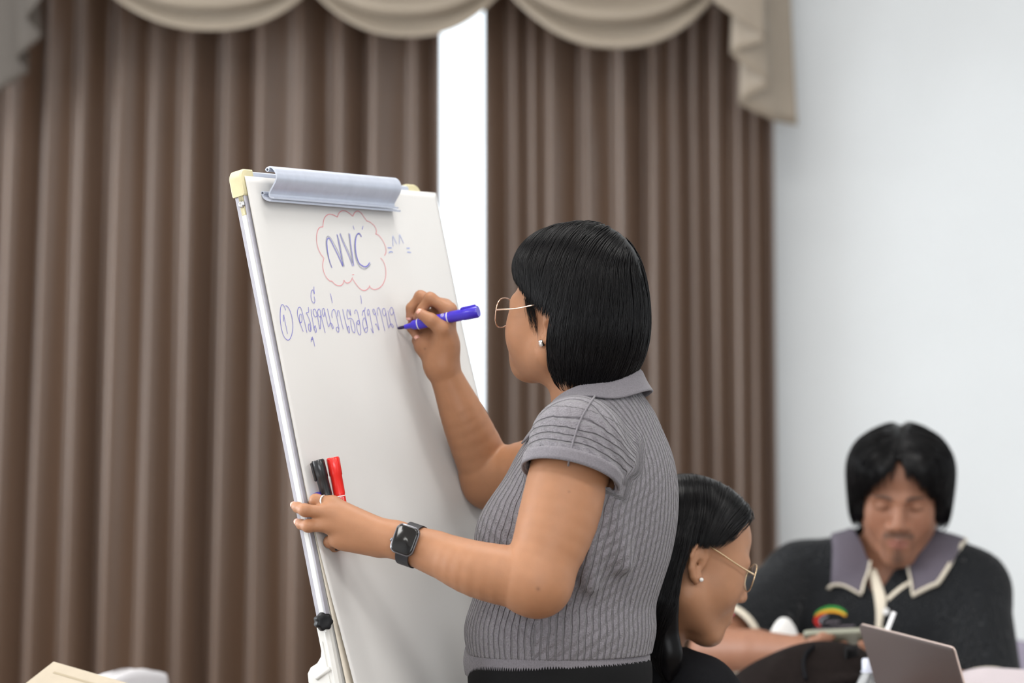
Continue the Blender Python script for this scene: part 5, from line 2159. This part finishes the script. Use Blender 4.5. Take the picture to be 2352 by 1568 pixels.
def part2(q_):
    g = np.zeros_like(q_)
    top = np.clip((q_[:, 2] - 0.06) / 0.06, 0, 1)
    g[:, 0] = np.sign(q_[:, 0] + 0.004) * 1.3 * top
    g[:, 1] = np.where(q_[:, 1] > 0, 0.3, -0.3) * top
    return g


def stop2(q_, ln):
    x, y, z = q_.T
    zh = 0.083 - 0.052 * np.minimum(1.5, (np.abs(x + 0.000) / 0.058)) ** 1.2 + 0.005 * ln
    ys = np.interp(z, [-0.08, -0.03, 0.02, 0.05], [0.004, 0.022, 0.036, 0.03]) + 0.004
    lo = -0.056 - 0.045 * npss(-0.01, -0.06, y) + 0.5 * np.maximum(0, y) + 0.006 * ln
    return (np.minimum(zh - z, y - ys) > 0) | (z < lo)


strands('hair_strand', MH2s, st, HM, hb2, stop2, nstep=24, off=(0.0, 0.002), part=part2, wob=0.12, rad=0.0008, seed=12)

# ------------------------------------------------------------------ the seated woman in black
SK3 = (0.38, 0.19, 0.105)
f3, u3 = tilt((0.94, 0.34), math.radians(-17), math.radians(-2))
H3 = Frame(P(1580, 1288, 6.20), f3, u3, 1.02)
O3 = np.array((0.214, 6.295, -0.028))
B3 = Frame(O3, (0.90, 0.43, 0))
wom2 = empty('person', (O3[0], O3[1], 0.0), 'person in black with long black hair and gold glasses, seated in profile looking down', 'person')


def torso3(M, e=0.0):
    R = B3.R
    M.ell(B3(0, 0.0, 0.54), (0.165 + e, 0.135 + e, 0.13 + e), R, 0.05)
    M.ell(B3(0, 0.01, 0.66), (0.145 + e, 0.115 + e, 0.15 + e), R, 0.05)
    M.ell(B3(0, 0.01, 0.80), (0.150 + e, 0.110 + e, 0.14 + e), R, 0.05)
    for sx in (-1, 1):
        M.ell(B3(sx * 0.07, 0.085, 0.78), (0.058 + e, 0.055 + e, 0.058 + e), R, 0.05)
        M.cone(B3(sx * 0.135, 0.02, 0.895), B3(sx * 0.045, -0.01, 0.935), 0.050 + e, 0.042 + e, 0.04)


W3SR, W3SL = B3(-0.150, 0.03, 0.885), B3(0.150, 0.03, 0.885)
W3E, W3W = B3(-0.20, 0.17, 0.745), B3(-0.10, 0.40, 0.812)
W3E2, W3W2 = B3(0.20, 0.17, 0.745), B3(0.10, 0.40, 0.812)
M3 = Model()
torso3(M3, -0.005)
M3.cone(B3(0, 0.0, 0.92), H3(0, -0.022, -0.05), 0.052, 0.050, 0.03)
head(M3, H3, wide=0.99, jaw=0.97, cheek=0.001, lids=0.62, nose=0.98)
for a_, b_, c_, sg in ((W3SR, W3E, W3W, -1), (W3SL, W3E2, W3W2, 1)):
    M3.chain([a_, b_, c_], [0.046, 0.040, 0.024], k=0.01)
    kk = [B3(sg * (0.10 - 0.018 * i + 0.02), 0.48, 0.808) for i in range(4)]
    simple_hand(M3, c_, kk, [[k_ + B3.R @ np.array((0, 0.035, 0.004)), k_ + B3.R @ np.array((0, 0.058, -0.006)), k_ + B3.R @ np.array((0, 0.072, -0.016))] for k_ in kk],
                [c_ + B3.R @ np.array((-sg * 0.015, 0.02, 0)), kk[3] + B3.R @ np.array((-sg * 0.022, -0.01, 0)), kk[3] + B3.R @ np.array((-sg * 0.026, 0.025, -0.004))])
body_obj('body', M3, 0.0028, M_skin, wom2, lambda V: head_tint(V, H3, SK3, (0.34, 0.05, 0.055), (0.05, 0.03, 0.022)))
add_eyes(H3, wom2, (0, 0.9, -0.5))
M_blackfab = mat('black_fabric', (0.008, 0.008, 0.0095), 0.85, noise=0.15, nscale=200, bump=0.3, bscale=500, spec=0.12)
MJ = Model()
torso3(MJ, 0.012)
for a_, b_, c_ in ((W3SR, W3E, W3W), (W3SL, W3E2, W3W2)):
    MJ.chain([a_, b_, b_ + (c_ - b_) * 0.8], [0.062, 0.054, 0.038], k=0.015, k0=0.03)
MJ.cone(B3(0, -0.005, 0.93), B3(0, 0.0, 0.955), 0.068, 0.062, 0.03)
for i in range(4):
    MJ.cone(B3(-0.13 + 0.01 * i, 0.09 - 0.02 * i, 0.88), B3(-0.10 + 0.02 * i, 0.12 - 0.01 * i, 0.72), 0.012, 0.006, 0.02)
MJ.post = lambda d, x: np.maximum(np.maximum(d, -(prim(['cone', B3(0, 0.0, 0.90), H3(0, -0.022, -0.05), 0.058, 0.058], x))), 0.45 - x[..., 2])
body_obj('jacket', MJ, 0.004, M_blackfab, wom2)
MT3 = Model()
MT3.ell(B3(0, 0.0, 0.54), (0.172, 0.14, 0.11), B3.R, 0.05)
for sx in (-1, 1):
    MT3.chain([B3(sx * 0.085, 0.02, 0.54), B3(sx * 0.09, 0.40, 0.53), B3(sx * 0.09, 0.40, 0.08)], [0.085, 0.06, 0.05], k=0.03)
    MT3.cone(B3(sx * 0.09, 0.38, 0.04), B3(sx * 0.10, 0.53, 0.032), 0.038, 0.03, 0.02)
MT3.post = lambda d, x: np.maximum(np.maximum(d, x[..., 2] - 0.58), 0.003 - x[..., 2])
body_obj('trousers', MT3, 0.008, M_trouser, wom2)
# hair: smooth, tucked behind the ear, falling to the shoulder
MH3 = Model()
R = H3.R
MH3.ell(H3(0, -0.012, 0.048), np.array((0.082, 0.103, 0.090)), R, 0.02)
MH3.ell(H3(0, 0.030, 0.072), np.array((0.062, 0.052, 0.044)), R, 0.03)
MH3.ell(H3(0, -0.058, -0.050), np.array((0.088, 0.062, 0.115)), R, 0.05)
for sx in (-1, 1):
    MH3.chain([H3(sx * 0.048, -0.058, 0.01), H3(sx * 0.058, -0.048, -0.075), H3(sx * 0.064, -0.012, -0.150), H3(sx * 0.060, 0.0, -0.185)], [0.034, 0.033, 0.022, 0.008], k=0.03)
    MH3.ell(H3(sx * 0.066, 0.014, 0.042), np.array((0.012, 0.030, 0.026)), R, 0.02)


def b3f(z):
    return np.interp(z, [-0.30, -0.16, -0.09, -0.03, 0.024, 0.034, 0.05, 0.085, 0.13], [0.05, 0.010, -0.024, -0.044, -0.040, 0.012, 0.030, 0.058, 0.11])


def hp3(d, X):
    q_ = H3.inv(X)
    return smax(d, (q_[..., 1] - b3f(q_[..., 2])) * 0.8, 0.006)


MH3.post = hp3
hb3, HV3 = body_obj('hair', MH3, 0.0032, M_hair, wom2)
hb3['label'] = 'long black hair tucked behind the ear'
q3 = H3.inv(HV3)
ok = np.nonzero((q3[:, 2] > -0.01) & (q3[:, 0] < 0.06))[0]
st = HV3[rng.choice(ok, 1300)]
MH3s = Model()
MH3s.ops = MH3.ops


def part3(q_):
    g = np.zeros_like(q_)
    top = np.clip((q_[:, 2] - 0.05) / 0.06, 0, 1)
    g[:, 0] = np.sign(q_[:, 0] + 0.0) * 0.9 * top
    g[:, 1] = -0.9 * np.clip((q_[:, 1] + 0.02) / 0.06, 0, 1)
    return g


strands('hair_strand', MH3s, st, H3, hb3, lambda q_, ln: (q_[:, 1] > b3f(q_[:, 2]) + 0.004) | (q_[:, 2] < -0.19 + 0.012 * ln), nstep=42, off=(0.0, 0.0018), part=part3, wob=0.08, rad=0.0006, seed=21)
M_yellow = mat('pale_gold', (0.86, 0.66, 0.42), 0.25, metal=1.0)
glasses(H3, wom2, M_yellow, y0=0.100, drop=-0.002)
obj('earring', G().add(*lathe([(0.0005, -0.003), (0.003, -0.002), (0.0036, 0), (0.003, 0.002), (0.0005, 0.003)], H3(-0.080, -0.002, -0.025), H3.R @ np.array((-1, 0.2, 0)), 14)), mat('pearl', (0.8, 0.78, 0.75), 0.2, coat=0.5), wom2)

# ------------------------------------------------------------------ things on the tables
# laptop seen from behind
LT, RT = P(1975, 1432, 6.55), P(2190, 1487, 6.30)
e1 = unit(RT - LT)
e2 = np.array((0.307, 0.0, -1.0))
e2[1] = -(e1[0] * e2[0] + e1[2] * e2[2]) / e1[1]
e2 = unit(e2)
e3 = unit(np.cross(e1, e2))
if e3[1] > 0:
    e3 = -e3
LW = float(np.linalg.norm(RT - LT))
LH = 0.200
lap = empty('laptop', tuple(LT + e1 * LW / 2 + e2 * LH), 'open grey laptop seen from behind, standing on the white tablecloth', 'laptop')
M_lap = mat('taupe_grey_metal', (0.085, 0.062, 0.057), 0.5, metal=0.15, noise=0.03, nscale=300)
M_lapedge = mat('light_metal_edge', lin(205, 185, 176), 0.35, metal=0.5)


def rslab(lo, hi, r, o, ex, ey, ez, z0, z1, bev=0.0008):
    hx, hy = (hi[0] - lo[0]) / 2, (hi[1] - lo[1]) / 2
    c = ((hi[0] + lo[0]) / 2, (hi[1] + lo[1]) / 2)
    V, F = [], []
    lev = [(z0, -bev), (z0 + bev, 0), (z1 - bev, 0), (z1, -bev)]
    for h, d in lev:
        rr = rrect(hx + d, hy + d, r, 6)
        n = len(rr)
        V += [np.asarray(o) + ex * (c[0] + p[0]) + ey * (c[1] + p[1]) + ez * h for p in rr]
    for l in range(3):
        for i in range(n):
            F.append((l * n + i, l * n + (i + 1) % n, (l + 1) * n + (i + 1) % n, (l + 1) * n + i))
    F.append(tuple(range(n))[::-1])
    F.append(tuple(3 * n + i for i in range(n)))
    return V, F


lid = obj('screen_lid', G().add(*rslab((0, 0), (LW, LH), 0.008, LT, e1, e2, e3, 0.0, 0.0035)), M_lap, lap, sharp=40)
obj('lid_rim', G().add(*rslab((-0.0005, -0.0005), (LW + 0.0005, LH), 0.008, LT, e1, e2, e3, -0.0035, 0.0002)), M_lapedge, lid, sharp=40)
obj('screen', G().add(*rslab((0.006, 0.008), (LW - 0.006, LH - 0.02), 0.003, LT, e1, e2, e3, -0.0041, -0.0034, 0.0002)), M_black, lid, sharp=40)
hg = LT + e2 * LH
kb = unit(np.array((-e3[0], -e3[1], 0)) - e1 * np.dot(np.array((-e3[0], -e3[1], 0)), e1))
kz = unit(np.cross(kb, e1))
if kz[2] < 0:
    kz = -kz
base = obj('keyboard_base', G().add(*rslab((0, 0), (LW, 0.195), 0.010, hg, e1, kb, kz, -0.014, 0.0)), M_lap, lap, sharp=40)
gk = G()
for r_ in range(5):
    for c_ in range(13):
        V, F = box((0.018 + c_ * 0.0192, 0.030 + r_ * 0.018, 0.0), (0.018 + c_ * 0.0192 + 0.0165, 0.030 + r_ * 0.018 + 0.0155, 0.0014), 0.0005)
        gk.add(xform(V, hg, e1, kb, kz), F)
obj('keys', gk, M_black, base, smooth=False)['kind'] = 'stuff'
obj('hinge', G().add(*tube([hg + e1 * 0.03 - kz * 0.004, hg + e1 * (LW - 0.03) - kz * 0.004], 0.005, 10)), M_black, lap)

# plastic bottle
M_pet = mat('clear_plastic', (0.90, 0.92, 0.95), 0.08, trans=0.85, ior=1.25)
M_capb = mat('milky_cap', (0.62, 0.64, 0.74), 0.35)
bx_, by_ = P(2000, 1508, 6.72)[:2]
btl = empty('water_bottle', (bx_, by_, TZ), 'small clear plastic water bottle with ridged pale cap, beside the laptop', 'bottle')
obj('bottle_body', G().add(*lathe([(0.024, 0), (0.028, 0.003), (0.029, 0.03), (0.027, 0.04), (0.029, 0.05), (0.029, 0.078), (0.026, 0.095), (0.018, 0.112), (0.0125, 0.120), (0.0125, 0.124)], (bx_, by_, TZ), seg=28)), M_pet, btl)
obj('bottle_cap', G().add(*lathe([(0.0150, 0.120), (0.0156, 0.122), (0.0156, 0.138), (0.0140, 0.1405)], (bx_, by_, TZ), seg=44, flute=(22, 0.0008, 1, 2))), M_capb, btl, sharp=30)
obj('neck_ring', G().add(*lathe([(0.013, 0.1155), (0.0175, 0.1165), (0.0175, 0.1185), (0.013, 0.1195)], (bx_, by_, TZ), seg=28)), M_capb, btl)
# cup with a straw, mostly behind the laptop
s0, s1 = P(2032, 1462, 6.80), P(2054, 1405, 6.80)
cup = empty('drinking_cup', (s0[0] + 0.012, 6.80, TZ), 'white cup with a white drinking straw behind the laptop', 'cup')
cx_, cy_ = s0[0] + 0.012, 6.80
obj('cup_body', G().add(*lathe([(0.026, 0), (0.027, 0.001), (0.037, 0.105), (0.0385, 0.107), (0.0375, 0.109), (0.035, 0.106), (0.026, 0.006), (0.001, 0.005)], (cx_, cy_, TZ), seg=28)), M_white, cup)
sd = unit(s1 - s0)
obj('straw', G().add(*tube([s0 - sd * 0.135, s1], 0.0042, 10)), mat('white_straw', (0.80, 0.79, 0.80), 0.4), cup)
# dark bag
M_bag = mat('dark_brown_fabric', (0.0105, 0.0072, 0.0066), 0.75, noise=0.15, nscale=90, bump=0.25, bscale=120, spec=0.10)
bag = empty('fabric_bag', (0.52, 6.92, TZ), 'dark brown fabric bag lying on the table in front of the man', 'bag')
MB = Model()
bc = np.array((0.520, 6.88, TZ))
MB.ell(bc + (0.0, 0, 0.072), (0.115, 0.075, 0.075), k=0.04)
MB.ell(bc + (0.045, 0.0, 0.102), (0.080, 0.055, 0.055), k=0.04)
MB.ell(bc + (-0.085, -0.01, 0.045), (0.070, 0.070, 0.055), k=0.04)
MB.ell(bc + (0.085, 0, 0.070), (0.050, 0.06, 0.068), k=0.04)
for i in range(7):
    a0 = bc + (-0.10 + 0.033 * i, -0.07 + 0.004 * i, 0.02)
    b0 = bc + (-0.03 + 0.018 * i, -0.03, 0.135 - 0.004 * i)
    MB.cone(a0, b0, 0.012, 0.008, 0.02)
MB.cone(bc + (-0.115, -0.06, 0.06), bc + (0.09, -0.075, 0.10), 0.010, 0.008, 0.014)
MB.post = lambda d, x: np.maximum(d, TZ + 0.001 - x[..., 2])
body_obj('bag_body', MB, 0.004, M_bag, bag)
px = trace(MB, [(1852, 1560), (1846, 1530), (1850, 1505), (1868, 1486)], 6.7, 0.003)
obj('strap', G().add(*tube(catmull(px, 6), 0.010, 8, flat=0.35, hint=(1, 0, 0))), M_blackfab, bag)
px = trace(MB, [(1940, 1500), (1972, 1494)], 6.7, 0.006)
V, F = box((-0.015, -0.012, -0.004), (0.015, 0.012, 0.005), 0.003)
obj('buckle', G().add(xform(V, px.mean(0), unit(px[1] - px[0]), np.array((0, -0.25, 0.97)), np.array((0, -0.97, -0.25))), F), M_black, bag)
# tissue, crumpled white cloth
def crumple(name, c, r, label, cat, seed, m, parent=None):
    rr = np.random.default_rng(seed)
    Mx = Model()
    for i in range(9):
        v_ = rr.normal(0, 1, 3)
        v_ /= np.linalg.norm(v_)
        v_[2] = abs(v_[2])
        a_ = np.array(c) + v_ * r * 0.35
        Mx.ell(a_ + (0, 0, r[2] * 0.35), r * (0.35 + 0.3 * rr.random(3)), k=0.012)
    for i in range(8):
        v_ = rr.normal(0, 1, 3)
        v_ /= np.linalg.norm(v_)
        v_[2] = abs(v_[2])
        Mx.cone(np.array(c) + (0, 0, r[2] * 0.3), np.array(c) + v_ * r * 0.95 + (0, 0, 0.01), 0.018, 0.006, 0.012)
    Mx.post = lambda d, x: np.maximum(d, TZ + 0.0005 - x[..., 2])
    o_, _ = body_obj(name, Mx, 0.0035, m, None)
    return tag(o_, label, cat)


tx = P(1803, 1500, 7.19)
crumple('paper_tissue', (tx[0], 7.19, TZ), np.array((0.055, 0.036, 0.150)), 'crumpled white paper tissue beside the arm of the man', 'tissue', 3, M_paper)
MCl = Model()
wc2 = P(2290, 1540, 6.93)
cc_ = np.array((wc2[0], 6.93, TZ))
MCl.ell(cc_ + (0.0, 0, 0.035), (0.105, 0.075, 0.070), k=0.03)
MCl.ell(cc_ + (-0.04, 0.0, 0.05), (0.055, 0.055, 0.052), k=0.03)
MCl.ell(cc_ + (0.09, 0.01, 0.02), (0.07, 0.06, 0.05), k=0.03)
for i in range(5):
    MCl.cone(cc_ + (-0.08 + 0.04 * i, -0.07, 0.01), cc_ + (-0.03 + 0.02 * i, -0.02, 0.098), 0.010, 0.008, 0.02)
MCl.post = lambda d, x: np.maximum(d, TZ + 0.0005 - x[..., 2])
o_, _ = body_obj('folded_cloth', MCl, 0.004, mat('pinkish_white_cloth', (0.52, 0.46, 0.48), 0.85, bump=0.1, bscale=500), None)
tag(o_, 'pinkish white folded cloth heaped on the table behind the laptop', 'cloth')
# phone held by the man
pz = unit(np.array((0.05, 0.45, 0.9)))
pxx = unit(np.array((1.0, -0.25, 0.0)))
pxx = unit(pxx - pz * np.dot(pxx, pz))
pyy = np.cross(pz, pxx)
pho = empty('mobile_phone', tuple(ph_c), 'mobile phone in a pale green grey case held in the hands of the man', 'phone')
obj('phone_case', G().add(*rslab((-0.078, -0.038), (0.078, 0.038), 0.010, ph_c, pxx, pyy, pz, -0.005, 0.004)), mat('green_grey_case', lin(138, 138, 122), 0.5), pho, sharp=40)
obj('phone_screen', G().add(*rslab((-0.074, -0.035), (0.074, 0.035), 0.008, ph_c, pxx, pyy, pz, 0.004, 0.0052, 0.0003)), M_black, pho, sharp=40)
# tan folder with a sloping lid on the near left table
fc = P(125, 1528, 5.60)
g1, g2_ = unit((1.0, -0.92, -0.195)), unit((-1.0, -0.92, -0.80))
fn = unit(np.cross(g1, g2_))
if fn[2] < 0:
    fn = -fn
M_kraft = mat('kraft_card', lin(170, 158, 140), 0.85, noise=0.04, nscale=40, bump=0.1, bscale=300)
fold = empty('card_folder', (fc[0], fc[1] - 0.15, TZ), 'tan card box file with a sloping lid on the near table', 'box file')
a1, a2 = 0.30, 0.19
c4 = [fc, fc + g1 * a1, fc + g1 * a1 + g2_ * a2, fc + g2_ * a2]
V = [p + fn * 0.0 for p in c4] + [np.array((p[0], p[1], TZ + 0.001)) for p in c4]
obj('file_body', G().add(V, [(0, 1, 5, 4), (1, 2, 6, 5), (2, 3, 7, 6), (3, 0, 4, 7), (4, 5, 6, 7), (0, 3, 2, 1)]), M_kraft, fold, smooth=False)
V, F = box((-0.004, -0.004, 0.001), (a1 + 0.004, a2 + 0.004, 0.0045), 0.001)
obj('lid', G().add(xform(V, fc, g1, g2_, fn), F), M_kraft, fold, smooth=False)
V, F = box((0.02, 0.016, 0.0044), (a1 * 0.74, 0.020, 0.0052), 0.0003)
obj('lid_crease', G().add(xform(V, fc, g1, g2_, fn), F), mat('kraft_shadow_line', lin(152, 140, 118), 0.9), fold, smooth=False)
